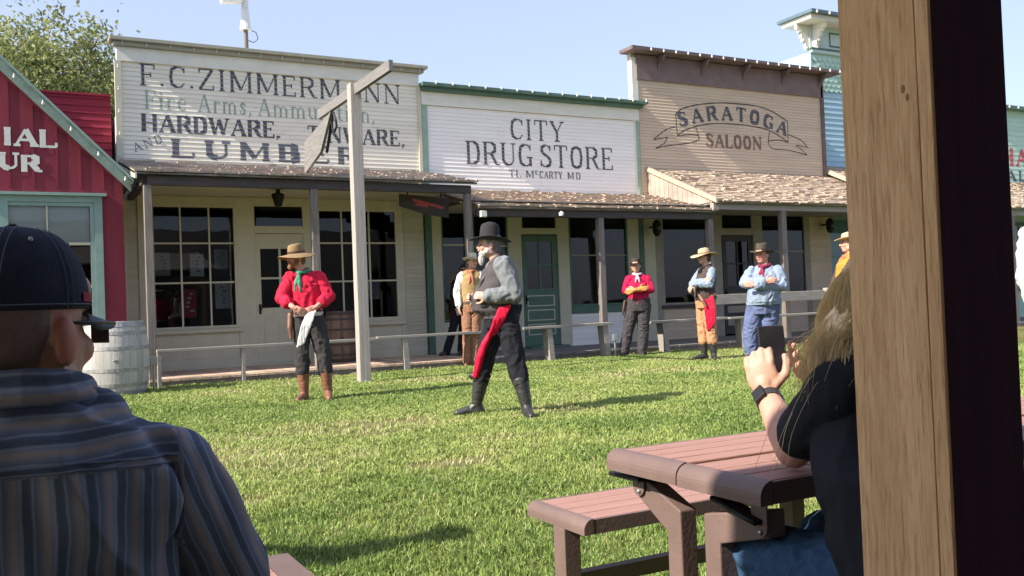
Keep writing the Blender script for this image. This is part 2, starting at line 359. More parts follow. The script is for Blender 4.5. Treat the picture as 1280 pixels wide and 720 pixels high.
def clip(poly, ax, val, keep_ge):
    out = []
    for i in range(len(poly)):
        a = poly[i]; b = poly[(i+1) % len(poly)]
        ia = (a[ax] >= val) == keep_ge or a[ax] == val; ib = (b[ax] >= val) == keep_ge or b[ax] == val
        if ia: out.append(a)
        if ia != ib:
            t = (val-a[ax])/(b[ax]-a[ax]); out.append(tuple(a[k]+t*(b[k]-a[k]) for k in (0, 1)))
    return out
_cnt = [0]
def paint_poly(mb, poly, y, e=None, lap=.014, gap=.006):
    _cnt[0] += 1; o = .002+.00018*(_cnt[0] % 12)
    if e is None:
        mb.add([(x, y-o, z) for x, z in poly], [tuple(range(len(poly)))]); return
    z0 = min(p[1] for p in poly); z1 = max(p[1] for p in poly); k = math.floor(z0/e)
    while k*e < z1:
        q = clip(clip(poly, 1, k*e+.0005, True), 1, (k+1)*e-gap, False)
        if len(q) >= 3: mb.add([(x, y-lap*(1-(z-k*e)/e)-o, z) for x, z in q], [tuple(range(len(q)))])
        k += 1
def poly_stroke(pts, wd):
    n = len(pts); P = [Vector(p) for p in pts]; L = []; Rr = []
    for i in range(n):
        d0 = (P[i]-P[i-1]).normalized() if i else (P[1]-P[0]).normalized()
        d1 = (P[i+1]-P[i]).normalized() if i < n-1 else d0
        n0 = Vector((-d0.y, d0.x)); n1 = Vector((-d1.y, d1.x)); mm = (n0+n1)
        if mm.length < 1e-3: mm = n0
        mm.normalize(); k = wd/2/max(.5, mm.dot(n0)); L.append(P[i]+mm*k); Rr.append(P[i]-mm*k)
    return [[tuple(L[i]), tuple(L[i+1]), tuple(Rr[i+1]), tuple(Rr[i])] for i in range(n-1)]
def text(mb, s, x0, x1, zf, h, y, e=None, T=.14, t=.06, gap=.1, rot=None, spaces=None):
    """letters painted between x0 and x1; zf(x) = baseline"""
    tot = sum(GL[c][0] for c in s)+gap*(len(s)-1); sx = (x1-x0)/tot; x = x0
    for c in s:
        w_, st = GL[c]; cx = x+w_*sx/2; zb = zf(cx) if callable(zf) else zf
        hh = h(cx) if callable(h) else h
        sl = ((zf(cx+.02)-zf(cx-.02))/.04) if callable(zf) else 0
        ca, sa = (math.cos(math.atan(sl)), math.sin(math.atan(sl))) if (rot and callable(zf)) else (1, 0)
        for kind, pts in st:
            wd = (T if kind == 'T' else t)*hh
            P = [(px*sx-w_*sx/2, pz*hh*(1-t)+t*hh/2) for px, pz in pts]
            P = [(cx+a*ca-b*sa, zb+a*sa+b*ca) for a, b in P]
            for q in poly_stroke(P, wd): paint_poly(mb, q, y, e)
        x += (w_+gap)*sx
    return mb

# ------------------------------------------------------------ architecture pieces
W = 16.8        # plane of the facades
PE = 14.55      # front edge of the porches
def shingle_roof(name, x0, x1, y0, z0, y1, z1, material, parent, rows=None, ex=.14, tv=.17, th=.024):
    """courses from eave (y0,z0) up to wall (y1,z1)"""
    mb = MB(); d = Vector((0, y1-y0, z1-z0)); Ls = d.length; d.normalize(); n = Vector((0, -d.z, d.y)); rows = int(Ls/ex)+1
    mb.add([(x0, y0, z0-.01), (x1, y0, z0-.01), (x1, y1, z1-.01), (x0, y1, z1-.01), (x0, y0, z0-.04), (x1, y0, z0-.04), (x1, y1, z1-.04), (x0, y1, z1-.04)],
           [(0, 1, 2, 3), (7, 6, 5, 4), (0, 4, 5, 1), (1, 5, 6, 2), (3, 7, 4, 0), (2, 6, 7, 3)], .5)
    for r in range(rows):
        x = x0-random.uniform(0, .08)
        while x < x1:
            wd = random.uniform(.11, .26); a = max(x, x0-.01); b = min(x+wd-.006, x1+.01); x += wd
            if b-a < .02: continue
            s0 = r*ex+random.uniform(-.028, .018); s1 = min((r+1)*ex+.06, Ls)
            if r == 0: s0 -= random.uniform(0, .035)
            lift = random.uniform(0, .012) if random.random() < .8 else random.uniform(.01, .03)
            t = 1+random.uniform(-tv, tv); hue = random.uniform(-.03, .03); tn = (t*(1+hue), t, t*(1-hue*1.3))
            o = Vector((0, y0, z0))
            def P(xx, s, k): v = o+d*s+n*k; return (xx, v.y, v.z)
            k1 = th+lift; tw = random.uniform(-.006, .006)
            mb.add([P(a, s0, .002), P(b, s0, .002), P(b, s0, k1+tw), P(a, s0, k1-tw), P(b, s1, .004), P(a, s1, .004)],
                   [(0, 1, 2, 3), (3, 2, 4, 5), (1, 4, 2), (0, 3, 5)], tn)
    o = mb.build(name, material, parent)
    return o
def planks(mb, x0, x1, y0, y1, z, w_=.14, th=.035, tv=.12):
    x = x0
    while x < x1:
        b = min(x+w_-.006, x1); t = 1+random.uniform(-tv, tv)
        mb.box(x, b, y0+random.uniform(-.008, .008), y1, z-th, z, (t*1.03, t, t*.96)); x += w_
    return mb
def bulbs(mb, p0, p1, step=.3, r=.019):
    r = r*.85
    p0 = Vector(p0); p1 = Vector(p1); n = max(1, int((p1-p0).length/step))
    for i in range(n+1):
        p = p0.lerp(p1, i/n)+Vector((0, 0, random.uniform(-.008, .008))); mb.sphere(p, (r, r, r*1.5), 8, 5)
        mb.box(p.x-.008, p.x+.008, p.y-.006, p.y+.012, p.z+.02, p.z+.045)
    return mb
def window(parent, x0, x1, z0, z1, y, cols, rows, fm, mm, fw=.05, name='window', mw=.03, sill=None, zs=None, xs=None, glass='glass'):
    f = MB(); yf = y-.035; yb = y+.02
    f.box(x0, x0+fw, yf, yb, z0, z1); f.box(x1-fw, x1, yf, yb, z0, z1)
    f.box(x0+fw, x1-fw, yf+.002, yb, z0, z0+fw); f.box(x0+fw, x1-fw, yf+.002, yb, z1-fw, z1)
    o = f.build(name, fm, parent)
    a, b, c, d = x0+fw, x1-fw, z0+fw, z1-fw
    p = MB(); p.add([(a, y+.004, c), (b, y+.004, c), (b, y+.004, d), (a, y+.004, d)], [(0, 1, 2, 3)]); p.build('pane', M[glass], o)
    mu = MB(); xx = xs or [a+(b-a)*i/cols for i in range(1, cols)]; zz = zs or [c+(d-c)*i/rows for i in range(1, rows)]
    for x in xx: mu.box(x-mw/2, x+mw/2, y-.018, y+.002, c, d)
    for z in zz: mu.box(a, b, y-.016, y+.0015, z-mw/2, z+mw/2)
    if xx or zz: mu.build('glazing_bar', mm, o)
    if sill: MB().box(x0-.06, x1+.06, y-.09, y+.01, z0-.07, z0-.002).build('sill', sill, o, bevel=.006)
    return o
def room(parent, x0, x1, z0=.1, z1=3.12, d=2.6):
    mb = MB(); y0 = W+.05; y1 = W+d
    mb.box(x0, x1, y1, y1+.05, z0, z1); mb.box(x0, x0+.03, y0, y1, z0, z1); mb.box(x1-.03, x1, y0, y1, z0, z1)
    mb.box(x0, x1, y0, y1, z1, z1+.03); mb.box(x0, x1, y0, y1, z0-.03, z0)
    return mb.build('interior_wall', M['darkglassroom'], parent)
def shell(parent, x0, x1, zt, material, depth=7, y=W+.012, zroof=None):
    """sides, back and roof deck behind the false front"""
    mb = MB(); zr = zroof or zt-1.3
    mb.box(x0, x1, y, y+.12, 3.15, zt-.02)                 # solid backing of the false front
    mb.box(x0, x0+.1, y+.12, y+depth, 0, zr); mb.box(x1-.1, x1, y+.12, y+depth, 0, zr); mb.box(x0+.1, x1-.1, y+depth-.1, y+depth, 0, zr)
    mb.box(x0, x1, y+.12, y+depth, zr, zr+.12)
    return mb.build('side_wall', material, parent)
def lamp_box(parent, x, y, z, s=1):
    mb = MB(); mb.lathe([(.01, .17*s), (.05*s, .15*s), (.085*s, .09*s), (.085*s, -.06*s), (.05*s, -.14*s), (.01, -.16*s)], (x, y, z), 12)
    mb.box(x-.02, x+.02, y+.02, W-.0, z+.02, z+.06)
    o = mb.build('wall_lamp', M['iron'], parent, smooth=False)
    MB().sphere((x, y-.055*s, z+.0), (.05*s, .035*s, .06*s), 10, 6).build('lamp_glass', mat_lampglass, o, smooth=True)
    return o
mat_lampglass = mat('smoked_lamp_glass', (.10, .10, .11), .15, .1, 5, spec=.6)

# ============================================================ GROUND
def ground_z(x, y):
    t = min(1, max(0, (6.5-y)/4.0)); return -.13*t*t*(3-2*t)
def gm():
    m = bpy.data.materials.new('lawn_soil'); m.use_nodes = True; t = m.node_tree; N = t.nodes; L = t.links; b = N['Principled BSDF']
    b.inputs['Roughness'].default_value = 1; b.inputs['Specular IOR Level'].default_value = .05
    tc = N.new('ShaderNodeTexCoord'); n1 = N.new('ShaderNodeTexNoise'); n1.inputs['Scale'].default_value = .8; n1.inputs['Detail'].default_value = 9; n1.inputs['Roughness'].default_value = .65
    L.new(tc.outputs['Object'], n1.inputs[0]); r = N.new('ShaderNodeValToRGB'); e = r.color_ramp.elements
    e[0].position = .38; e[0].color = (.11, .15, .04, 1); e[1].position = .68; e[1].color = (.27, .23, .11, 1)
    L.new(n1.outputs[0], r.inputs[0])
    n2 = N.new('ShaderNodeTexNoise'); n2.inputs['Scale'].default_value = 60; n2.inputs['Detail'].default_value = 5
    L.new(tc.outputs['Object'], n2.inputs[0])
    mx = N.new('ShaderNodeMix'); mx.data_type = 'RGBA'; mx.blend_type = 'MULTIPLY'; mx.inputs[0].default_value = .7
    r2 = N.new('ShaderNodeValToRGB'); r2.color_ramp.elements[0].color = (.45, .45, .4, 1); r2.color_ramp.elements[1].color = (1.2, 1.2, 1.1, 1)
    L.new(n2.outputs[0], r2.inputs[0]); L.new(r.outputs[0], mx.inputs[6]); L.new(r2.outputs[0], mx.inputs[7]); L.new(mx.outputs[2], b.inputs['Base Color'])
    bp = N.new('ShaderNodeBump'); bp.inputs['Strength'].default_value = .8; bp.inputs['Distance'].default_value = .03
    L.new(n2.outputs[0], bp.inputs['Height']); L.new(bp.outputs[0], b.inputs['Normal']); return m
xs = [-600, -100, -30, -10]+[i*.5 for i in range(-16, 61)]+[40, 100, 600]; ys = [-600, -100, -30, -12]+[i*.4-6 for i in range(60)]+[30, 100, 600]
vs = [(x, y, ground_z(x, y)) for y in ys for x in xs]; nx = len(xs)
fs = [(j*nx+i, j*nx+i+1, (j+1)*nx+i+1, (j+1)*nx+i) for j in range(len(ys)-1) for i in range(nx-1)]
g = MB().add(vs, fs).build('ground', gm(), smooth=True); tag(g, 'green lawn ground reaching from the benches to the boardwalk', None, kind='structure')

# grass blades over the lawn that can be seen
DRY = ((2.37, 5.5, .5, .18, .30), (1.1, 5.2, .32, .22, .28), (1.5, 4.5, .35, .12, .18), (5.6, 9.6, .9, .35, .15), (3.3, 6.4, .5, .15, .12))
def make_grass():
    n_try = 2000000
    # sample in polar wedge so that near ground is covered densely
    r = 1.6+(18.5-1.6)*rng.random(n_try)**1.0; a = R(28.3)+R(36)*(rng.random(n_try)*2-1)
    x = r*np.sin(a); y = r*np.cos(a)
    ok = (y < PE-.04) & (y > 1.0)
    # lawn meets the boardwalk raggedly
    x, y, r = x[ok], y[ok], r[ok]
    def nz(sc, ox, seed):
        g_ = np.random.default_rng(seed).random((64, 64)); u = (x*sc+ox) % 63; v = (y*sc+ox*2) % 63
        i = u.astype(int); j = v.astype(int); fu = u-i; fv = v-j; fu = fu*fu*(3-2*fu); fv = fv*fv*(3-2*fv)
        return (g_[i, j]*(1-fu)+g_[i+1, j]*fu)*(1-fv)+(g_[i, j+1]*(1-fu)+g_[i+1, j+1]*fu)*fv
    patch = .5*nz(.7, 3.3, 1)+.3*nz(1.9, 8.1, 2)+.2*nz(5.1, 1.2, 3)
    for cx, cy, rx_, ry_, k_ in DRY: patch = patch+k_*np.exp(-((x-cx)/rx_)**2-((y-cy)/ry_)**2)
    clump = nz(6.5, 4.4, 5)*.55+nz(15, 7.7, 6)*.45
    p_keep = np.clip(1.25-1.7*np.clip(patch-.60, 0, 1)*5, .10, 1)*np.clip(.18+clump*1.5, 0, 1)
    # density per area falls with distance: wedge sampling gives 1/r
    keep = rng.random(len(x)) < p_keep*.62
    x, y, r, patch, clump = x[keep], y[keep], r[keep], patch[keep], clump[keep]
    n = len(x)
    # cluster blades into tufts
    tx = np.round(x/.06)*.06; ty = np.round(y/.06)*.06; k_ = rng.random(n)*.35
    x = x+(tx-x)*k_; y = y+(ty-y)*k_
    tt = np.clip((6.5-y)/4, 0, 1); z = -.13*tt*tt*(3-2*tt)
    h = (.017+.025*rng.random(n)**1.4)*(.45+1.25*clump); wd = (.0022+.0017*rng.random(n))*np.clip(r/4.5, .95, 3.0)
    th = rng.random(n)*2*np.pi; ln = rng.random(n)**.8*1.15; la = rng.random(n)*2*np.pi
    dx = np.cos(th)*wd; dy = np.sin(th)*wd; lx = np.cos(la)*ln*h; ly = np.sin(la)*ln*h
    v = np.empty((n, 5, 3), np.float32)
    v[:, 0] = np.stack([x-dx, y-dy, z-.004], 1); v[:, 1] = np.stack([x+dx, y+dy, z-.004], 1)
    mx_, my_, mz = x+lx*.35, y+ly*.35, z+h*.6*np.cos(ln*.4)
    v[:, 2] = np.stack([mx_+dx*.8, my_+dy*.8, mz], 1); v[:, 3] = np.stack([mx_-dx*.8, my_-dy*.8, mz], 1)
    v[:, 4] = np.stack([x+lx, y+ly, z+h*np.cos(ln*.75)], 1)
    me = bpy.data.meshes.new('grass'); me.vertices.add(n*5); me.vertices.foreach_set('co', v.ravel())
    idx = (np.arange(n)*5)[:, None]; q = np.concatenate([idx+np.array([[0, 1, 2, 3]]), idx+np.array([[3, 2, 4]])], 1).astype(np.int32).ravel()
    me.loops.add(n*7); me.loops.foreach_set('vertex_index', q)
    me.polygons.add(n*2); st = np.stack([np.arange(n)*7, np.arange(n)*7+4], 1).astype(np.int32).ravel()
    me.polygons.foreach_set('loop_start', st); me.polygons.foreach_set('loop_total', np.tile([4, 3], n).astype(np.int32))
    me.update(calc_edges=True)
    c = np.empty((n, 5, 4), np.float32); k = rng.random(n)
    base = np.array([.245, .345, .085]); yel = np.array([.39, .45, .14]); dk = np.array([.13, .20, .05]); straw = np.array([.50, .44, .25])
    m1 = np.clip(k*.75+(patch-.42)*2.6, 0, 1)[:, None]; col = base*(1-m1)+yel*m1
    dm = ((rng.random(n) < np.clip(.62-patch*.9, .06, .5))[:, None]).astype(float); col = col*(1-dm)+dk*dm
    sm = (rng.random(n) < np.clip(.05+(patch-.60)*3.0, .04, .7))[:, None].astype(float); col = col*(1-sm)+straw*sm
    c[:, :, :3] = col[:, None, :]; c[:, :, 3] = 1
    ca = me.color_attributes.new('tint', 'FLOAT_COLOR', 'POINT'); ca.data.foreach_set('color', c.ravel())
    m = bpy.data.materials.new('grass_blade'); m.use_nodes = True; t = m.node_tree; N = t.nodes; L = t.links
    b = N['Principled BSDF']; b.inputs['Roughness'].default_value = .5; b.inputs['Specular IOR Level'].default_value = .25
    at = N.new('ShaderNodeVertexColor'); at.layer_name = 'tint'; L.new(at.outputs[0], b.inputs['Base Color'])
    tr = N.new('ShaderNodeBsdfTranslucent'); L.new(at.outputs[0], tr.inputs[0]); mx = N.new('ShaderNodeMixShader'); mx.inputs[0].default_value = .35
    L.new(b.outputs[0], mx.inputs[1]); L.new(tr.outputs[0], mx.inputs[2]); L.new(mx.outputs[0], N['Material Output'].inputs[0])
    o = link('grass', me, m); tag(o, 'short mown grass with straw coloured dry patches', 'grass', kind='stuff')
make_grass()

# boardwalk in front of the stores
bw = MB()
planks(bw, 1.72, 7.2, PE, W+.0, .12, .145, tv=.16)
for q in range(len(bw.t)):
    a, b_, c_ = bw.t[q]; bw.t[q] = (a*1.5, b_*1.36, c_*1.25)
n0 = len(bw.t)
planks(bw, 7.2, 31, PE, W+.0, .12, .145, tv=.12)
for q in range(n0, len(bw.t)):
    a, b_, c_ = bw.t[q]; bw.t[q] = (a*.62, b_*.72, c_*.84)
bw.box(1.72, 31, PE+.01, PE+.05, -.05, .082, .55)
tag(bw.build('boardwalk', M['deck']), 'wooden boardwalk along the row of stores', None, kind='structure')

# ============================================================ RED BUILDING
red = thing('red_shop', (-1, 15.2, 0), 'dark red shop with a green edged gable and pale green window at the far left', 'building')
YR = 15.2
mb = MB()
rk = lambda x: 4.66+(x+.05)*(-1.005)          # rake line z(x)
XL = -4.9; XA = -2.2                            # left corner and ridge
wx0, wx1, wz0, wz1 = -.45, 1.2, .84, 2.9
def rz_(x): return min(rk(x), rk(2*XA-x)) if True else 0
def wallpoly(x0, x1, z0):
    return [(x0, YR, z0), (x1, YR, z0), (x1, YR, rz_(x1)), (x0, YR, rz_(x0))]
for a, b in ((XL, XA), (XA, wx0)): mb.prism(wallpoly(a, b, 0), (0, .12, 0))
mb.prism(wallpoly(wx1, 1.5, 0), (0, .12, 0)); mb.box(wx0, wx1, YR, YR+.12, 0, wz0); mb.prism([(wx0, YR, wz1), (wx1, YR, wz1), (wx1, YR, rz_(wx1)), (wx0, YR, rz_(wx0))], (0, .12, 0))
mb.box(1.38, 1.5, YR+.12, 21, 0, 3.1); mb.box(XL, XL+.12, YR+.12, 21, 0, 3.1)
x = -4.7
while x < 1.5:
    for s in ((0, wz0-.03), (wz1+.12, rz_(x+.02)-.05)) if wx0-.12 < x < wx1+.1 else ((0, rz_(x+.02)-.05),):
        mb.box(x-.014, x+.014, YR-.012, YR+.001, s[0], s[1])
    x += .312
wall = mb.build('wall', M['redbb'], red)
tr = MB(); Yt = YR-.16
for sgn in (1, -1):
    f_ = lambda x: (x if sgn > 0 else 2*XA-x)
    a = (f_(XA), Yt, rk(XA)+.16); b = (f_(1.60), Yt, rk(1.60)+.16)
    tr.prism([a, b, (b[0], Yt, b[2]-.19), (a[0], Yt, a[2]-.19)], (0, .03, 0)); 
tr.build('gable_trim', M['gablegreen'], red)
tr = MB()
for sgn in (1, -1):
    f_ = lambda x: (x if sgn > 0 else 2*XA-x)
    a = (f_(XA), Yt-.03, rk(XA)+.20); b = (f_(1.64), Yt-.03, rk(1.64)+.20)
    tr.prism([a, b, (b[0], Yt-.03, b[2]-.05), (a[0], Yt-.03, a[2]-.05)], (0, 6, 0))
tr.build('roof', M['seafoam'], red)
bl = MB(); bulbs(bl, (XA+.1, Yt-.045, rk(XA+.1)+.055), (1.52, Yt-.045, rk(1.52)+.055), .49, .022); bl.build('light_string', M['bulb'], red, smooth=True)
win = MB(); win.box(wx0-.02, wx1+.0, YR-.04, YR+.02, wz1-.09, wz1); win.box(wx1-.11, wx1, YR-.038, YR+.02, wz0, wz1-.09); win.box(wx0, wx0+.4, YR-.038, YR+.02, wz0, wz1-.09)
win.box(wx0, wx1, YR-.036, YR+.02, wz0-.0, wz0+.12); win.box(wx0-.1, wx1+.06, YR-.10, YR+.0, wz1+.002, wz1+.045)
win.box(wx1-.17, wx1-.112, YR-.02, YR+.02, wz0+.12, wz1-.15); win.box(wx0+.4, wx1-.112, YR-.02, YR+.02, wz1-.15, wz1-.09)
wo = win.build('window_frame', M['seafoam'], red)
MB().box(wx0-.1, wx1+.06, YR-.08, YR, wz0-.07, wz0-.002).build('sill', M['cream'], wo)
MB().add([(wx0+.3, YR+.012, wz0+.1), (wx1-.14, YR+.012, wz0+.1), (wx1-.14, YR+.012, wz1-.1), (wx0+.3, YR+.012, wz1-.1)], [(0, 1, 2, 3)]).build('pane', M['glass'], wo)
gb = MB()
for z in (2.19, 1.55): gb.box(wx0+.35, wx1-.172, YR-.012, YR+.01, z-.02, z+.02)
gb.box(.44, .462, YR-.011, YR+.009, wz0+.12, wz1-.15); gb.build('glazing_bar', M['cream'], wo)
MB().box(wx0+.36, wx1-.18, YR+.05, YR+.06, 2.2, wz1-.15).build('window_blind', M['fascia'], red)
MB().box(wx0+.3, wx1-.1, YR+1.2, YR+1.25, .3, 3).box(wx0+.2, wx0+.3, YR+.12, YR+1.2, .3, 3).build('interior_wall', M['darkglassroom'], red)
lt = MB()
text(lt, 'IAL', -.10, .62, lambda x: 3.62-.02*(x), .27, YR-.012, None, .30, .14, .02)
text(lt, 'UR', -.16, .40, lambda x: 3.27-.10*x, .25, YR-.012, None, .32, .14, .02)
lt.build('sign_lettering', M['paint_cream'], red)
rb = MB(); siding(rb, .0, 1.56, 2.8, 4.93, .125, 17.4, .02, .08); rb.box(-4.8, 1.56, 17.42, 17.5, 2.8, 4.93); rb.box(-4.8, 1.56, 17.35, 17.52, 4.93, 4.965); siding(rb, -4.8, 0, 2.8, 4.93, .125, 17.4, .02, .08)
rb.box(1.45, 1.55, 17.5, 23, 0, 4.9)
rb.build('upper_wall', M['redsid'], red)
MB().box(XL, 1.72, YR-.6, YR-.02, -.05, .17).build('doorstep', M['greywoodh'], red)

# ============================================================ HARDWARE STORE
zim = thing('hardware_store', (4.3, W, 0), 'cream clapboard hardware and lumber store with large faded lettering on its tall false front', 'building')
E1 = .0785
mb = MB()
siding(mb, 1.68, 7.08, 3.1, 5.45, E1, W)
holes = [(2.07, 3.51, .1, 3.13), (3.51, 4.94, .1, 3.13), (4.94, 6.60, .1, 3.13)]
mb.build('wall', M['white'], zim)
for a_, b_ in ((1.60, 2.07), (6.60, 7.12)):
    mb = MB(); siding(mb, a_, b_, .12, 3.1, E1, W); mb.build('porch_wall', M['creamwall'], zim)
shell(zim, 1.62, 7.12, 5.75, M['fascia'], 7)
f = MB(); f.box(1.62, 7.12, W-.045, W-.001, 5.42, 5.66); f.build('frieze_board', M['fascia'], zim)
f = MB(); f.box(1.50, 7.26, W-.20, W+.1, 5.735, 5.80); f.box(1.56, 7.2, W-.13, W+.06, 5.665, 5.733); f.build('cornice', M['olive'], zim, bevel=.008)
f = MB(); f.box(1.58, 1.68, W-.05, W+.05, 3.0, 5.42); f.box(7.08, 7.15, W-.05, W+.05, 3.0, 5.42); f.box(1.58, 1.68, W-.04, W+.05, .12, 3.0); f.build('corner_board', M['cream'], zim)
bl = MB(); bulbs(bl, (1.7, W-.155, 5.69), (7.1, W-.155, 5.69), .38, .014); bulbs(bl, (1.63, W-.075, 3.4), (1.63, W-.075, 5.3), .37, .016); bl.build('light_string', M['bulb'], zim, smooth=True)
lt = MB()
text(lt, 'F.C.ZIMMERMANN', 1.97, 6.74, 5.03, .38, W, E1, .13, .06, .10)
text(lt, 'HARDWARE,', 1.97, 4.36, 4.24, .31, W, E1, .22, .09, .04)
text(lt, 'TINWARE,', 4.86, 6.80, 4.205, .31, W, E1, .20, .08, .05)
lt.build('sign_lettering', M['paint_slate'], zim)
lt = MB(); text(lt, 'Fire', 2.04, 2.74, 4.63, .33, W, E1, .10, .05, .10); text(lt, 'Arms,', 2.92, 3.86, 4.63, .33, W, E1, .10, .05, .10)
text(lt, 'Ammunition,', 3.96, 6.20, 4.63, .33, W, E1, .10, .05, .08)
lt.build('faded_lettering', M['paint_green'], zim)
lt = MB(); text(lt, 'L', 2.44, 2.85, 3.81, .33, W, E1, .34, .13, 0); text(lt, 'U', 3.00, 3.46, 3.81, .33, W, E1, .32, .15, 0); text(lt, 'M', 3.60, 4.16, 3.81, .33, W, E1, .28, .13, 0)
text(lt, 'B', 4.30, 4.70, 3.81, .33, W, E1, .34, .13, 0); text(lt, 'E', 4.87, 5.28, 3.81, .33, W, E1, .34, .13, 0); text(lt, 'R', 5.42, 5.84, 3.81, .33, W, E1, .34, .13, 0)
text(lt, 'AND', 1.86, 2.34, lambda x: 3.87+(x-1.86)*.42, .15, W, E1, .12, .07, .12, rot=True)
lt.build('heavy_lettering', M['paint_soft'], zim)
# porch front wall: trims and windows
f = MB()
f.box(1.87, 2.07, W-.03, W+.02, .12, 3.14); f.box(3.51, 3.80, W-.035, W+.02, .12, 3.14); f.box(4.74, 4.94, W-.035, W+.02, .12, 3.14); f.box(6.60, 6.68, W-.03, W+.02, .12, 3.14)
f.box(2.07, 3.51, W-.028, W+.02, 3.0, 3.14); f.box(4.94, 6.60, W-.028, W+.02, 3.0, 3.14); f.box(3.80, 4.74, W-.03, W+.02, 3.02, 3.14)
f.box(2.07, 3.51, W-.02, W+.02, .30, .80); f.box(4.94, 6.60, W-.02, W+.02, .30, .80)
f.box(2.07, 3.51, W-.05, W+.02, .12, .30); f.box(4.94, 6.60, W-.05, W+.02, .12, .30); f.box(3.80, 4.74, W-.03, W+.02, 2.50, 2.60)
f.build('wall_trim', M['cream'], zim, bevel=.005)
window(zim, 2.07, 3.51, .82, 3.0, W, 3, 3, M['cream'], M['cream'], .05, sill=M['cream'], xs=[2.56, 3.04], zs=[1.63, 2.32])
window(zim, 4.94, 6.60, .82, 3.0, W, 3, 3, M['cream'], M['cream'], .08, sill=M['cream'], xs=[5.45, 5.99], zs=[1.60, 2.32])
window(zim, 3.80, 4.74, 2.60, 3.02, W, 1, 1, M['cream'], M['cream'], .03, 'transom_window')
def door(parent, x0, x1, z0, z1, y, m_, mg, gx, gz, panels, pm=None, cols=2, rows=2, knob=-1):
    mb = MB(); a, b = gx; c, d = gz
    mb.box(x0, a, y-.01, y+.035, z0, z1); mb.box(b, x1, y-.01, y+.035, z0, z1); mb.box(a, b, y-.01, y+.035, z0, c); mb.box(a, b, y-.01, y+.035, d, z1)
    o = mb.build('door', m_, parent)
    MB().add([(a, y+.01, c), (b, y+.01, c), (b, y+.01, d), (a, y+.01, d)], [(0, 1, 2, 3)]).build('pane', M['glass'], o)
    mu = MB()
    for i in range(1, cols): xx = a+(b-a)*i/cols; mu.box(xx-.02, xx+.02, y-.008, y+.008, c, d)
    for i in range(1, rows): zz = c+(d-c)*i/rows; mu.box(a, b, y-.007, y+.007, zz-.018, zz+.018)
    mu.build('glazing_bar', mg, o)
    pn = MB()
    for pa, pb, pc, pd in panels:
        t_ = .022
        pn.box(pa, pb, y-.02, y-.009, pc, pc+t_); pn.box(pa, pb, y-.02, y-.009, pd-t_, pd); pn.box(pa, pa+t_, y-.0195, y-.009, pc+t_, pd-t_); pn.box(pb-t_, pb, y-.0195, y-.009, pc+t_, pd-t_)
    if panels: pn.build('panel', pm or m_, o)
    kx = x0+.06 if knob < 0 else x1-.06
    MB().sphere((kx, y-.05, z0+.98), .03, 10, 6).box(kx-.02, kx+.02, y-.018, y-.009, z0+.88, z0+1.06).build('door_handle', M['iron'], o, smooth=True)
    return o
door(zim, 3.83, 4.71, .16, 2.49, W, M['cream'], M['cream'], (3.92, 4.62), (1.15, 2.22), [(3.95, 4.23, .35, .98), (4.31, 4.59, .35, .98)])
f = MB(); f.box(3.80, 3.83, W-.03, W+.03, .12, 2.5); f.box(4.71, 4.74, W-.03, W+.03, .12, 2.5); f.box(3.83, 4.71, W-.05, W+.03, .12, .158); f.build('door_frame', M['cream'], zim)
room(zim, 1.72, 7.05)
# porch
shingle_roof('porch_roof', 1.60, 7.20, PE-.05, 3.21, W-.05, 3.70, M['oldshingle'], zim, ex=.16)
f = MB(); f.box(1.78, 7.12, PE+.03, PE+.13, 3.02, 3.16); f.box(1.72, 1.82, PE+.13, W, 3.05, 3.15); f.build('porch_beam', M['darkbeam'], zim, bevel=.006)
f = MB(); f.prism([(1.60, PE-.06, 3.22), (1.60, PE-.06, 3.10), (1.60, W-.03, 3.55), (1.60, W-.03, 3.72)], (.025, 0, 0)); f.build('rake_board', M['cream'], zim)
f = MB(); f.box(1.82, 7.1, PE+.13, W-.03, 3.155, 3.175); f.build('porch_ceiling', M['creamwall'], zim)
for x, zt in ((1.78, 3.02), (4.30, 3.02), (7.06, 3.02)):
    MB().box(x-.055, x+.055, PE+.03, PE+.14, .12, zt).build('porch_post', M['greywood'], zim, bevel=.006)
# ceiling lantern by the door
mb = MB(); mb.lathe([(.001, .10), (.10, .08), (.12, .05), (.11, .04), (.06, -.13), (.001, -.14)], (4.0, 15.7, 3.0), 6); mb.box(3.97, 4.03, 15.67, 15.73, 3.08, 3.16)
lo = mb.build('ceiling_lantern', M['iron'], zim); MB().lathe([(.075, 0), (.05, -.10)], (4.0, 15.7, 3.0), 6).build('lantern_glass', M['bulb'], lo)
# hanging board at the end of the porch
hs = thing('hanging_board', (6.5, 15.4, 2.75), 'dark weathered signboard hanging under the right end of the hardware store porch', 'sign')
MB().prism([(6.05, 15.3, 3.08), (7.0, 15.3, 3.02), (7.0, 15.3, 2.66), (6.55, 15.3, 2.72), (6.05, 15.3, 2.86)], (0, .03, 0)).build('board', M['darkbeam'], hs)
MB().box(6.2, 6.22, 15.31, 15.33, 3.05, 3.16).box(6.85, 6.87, 15.31, 15.33, 3.02, 3.16).build('hanger', M['iron'], hs)
fm = MB()
for (a, b) in (((6.3, 2.98), (6.9, 2.84)), ((6.35, 2.9), (6.6, 2.87))): fm.bar((a[0], 15.297, a[1]), (b[0], 15.297, b[1]), .006, .05)
fm.build('painted_line', M['paint_red'], hs)

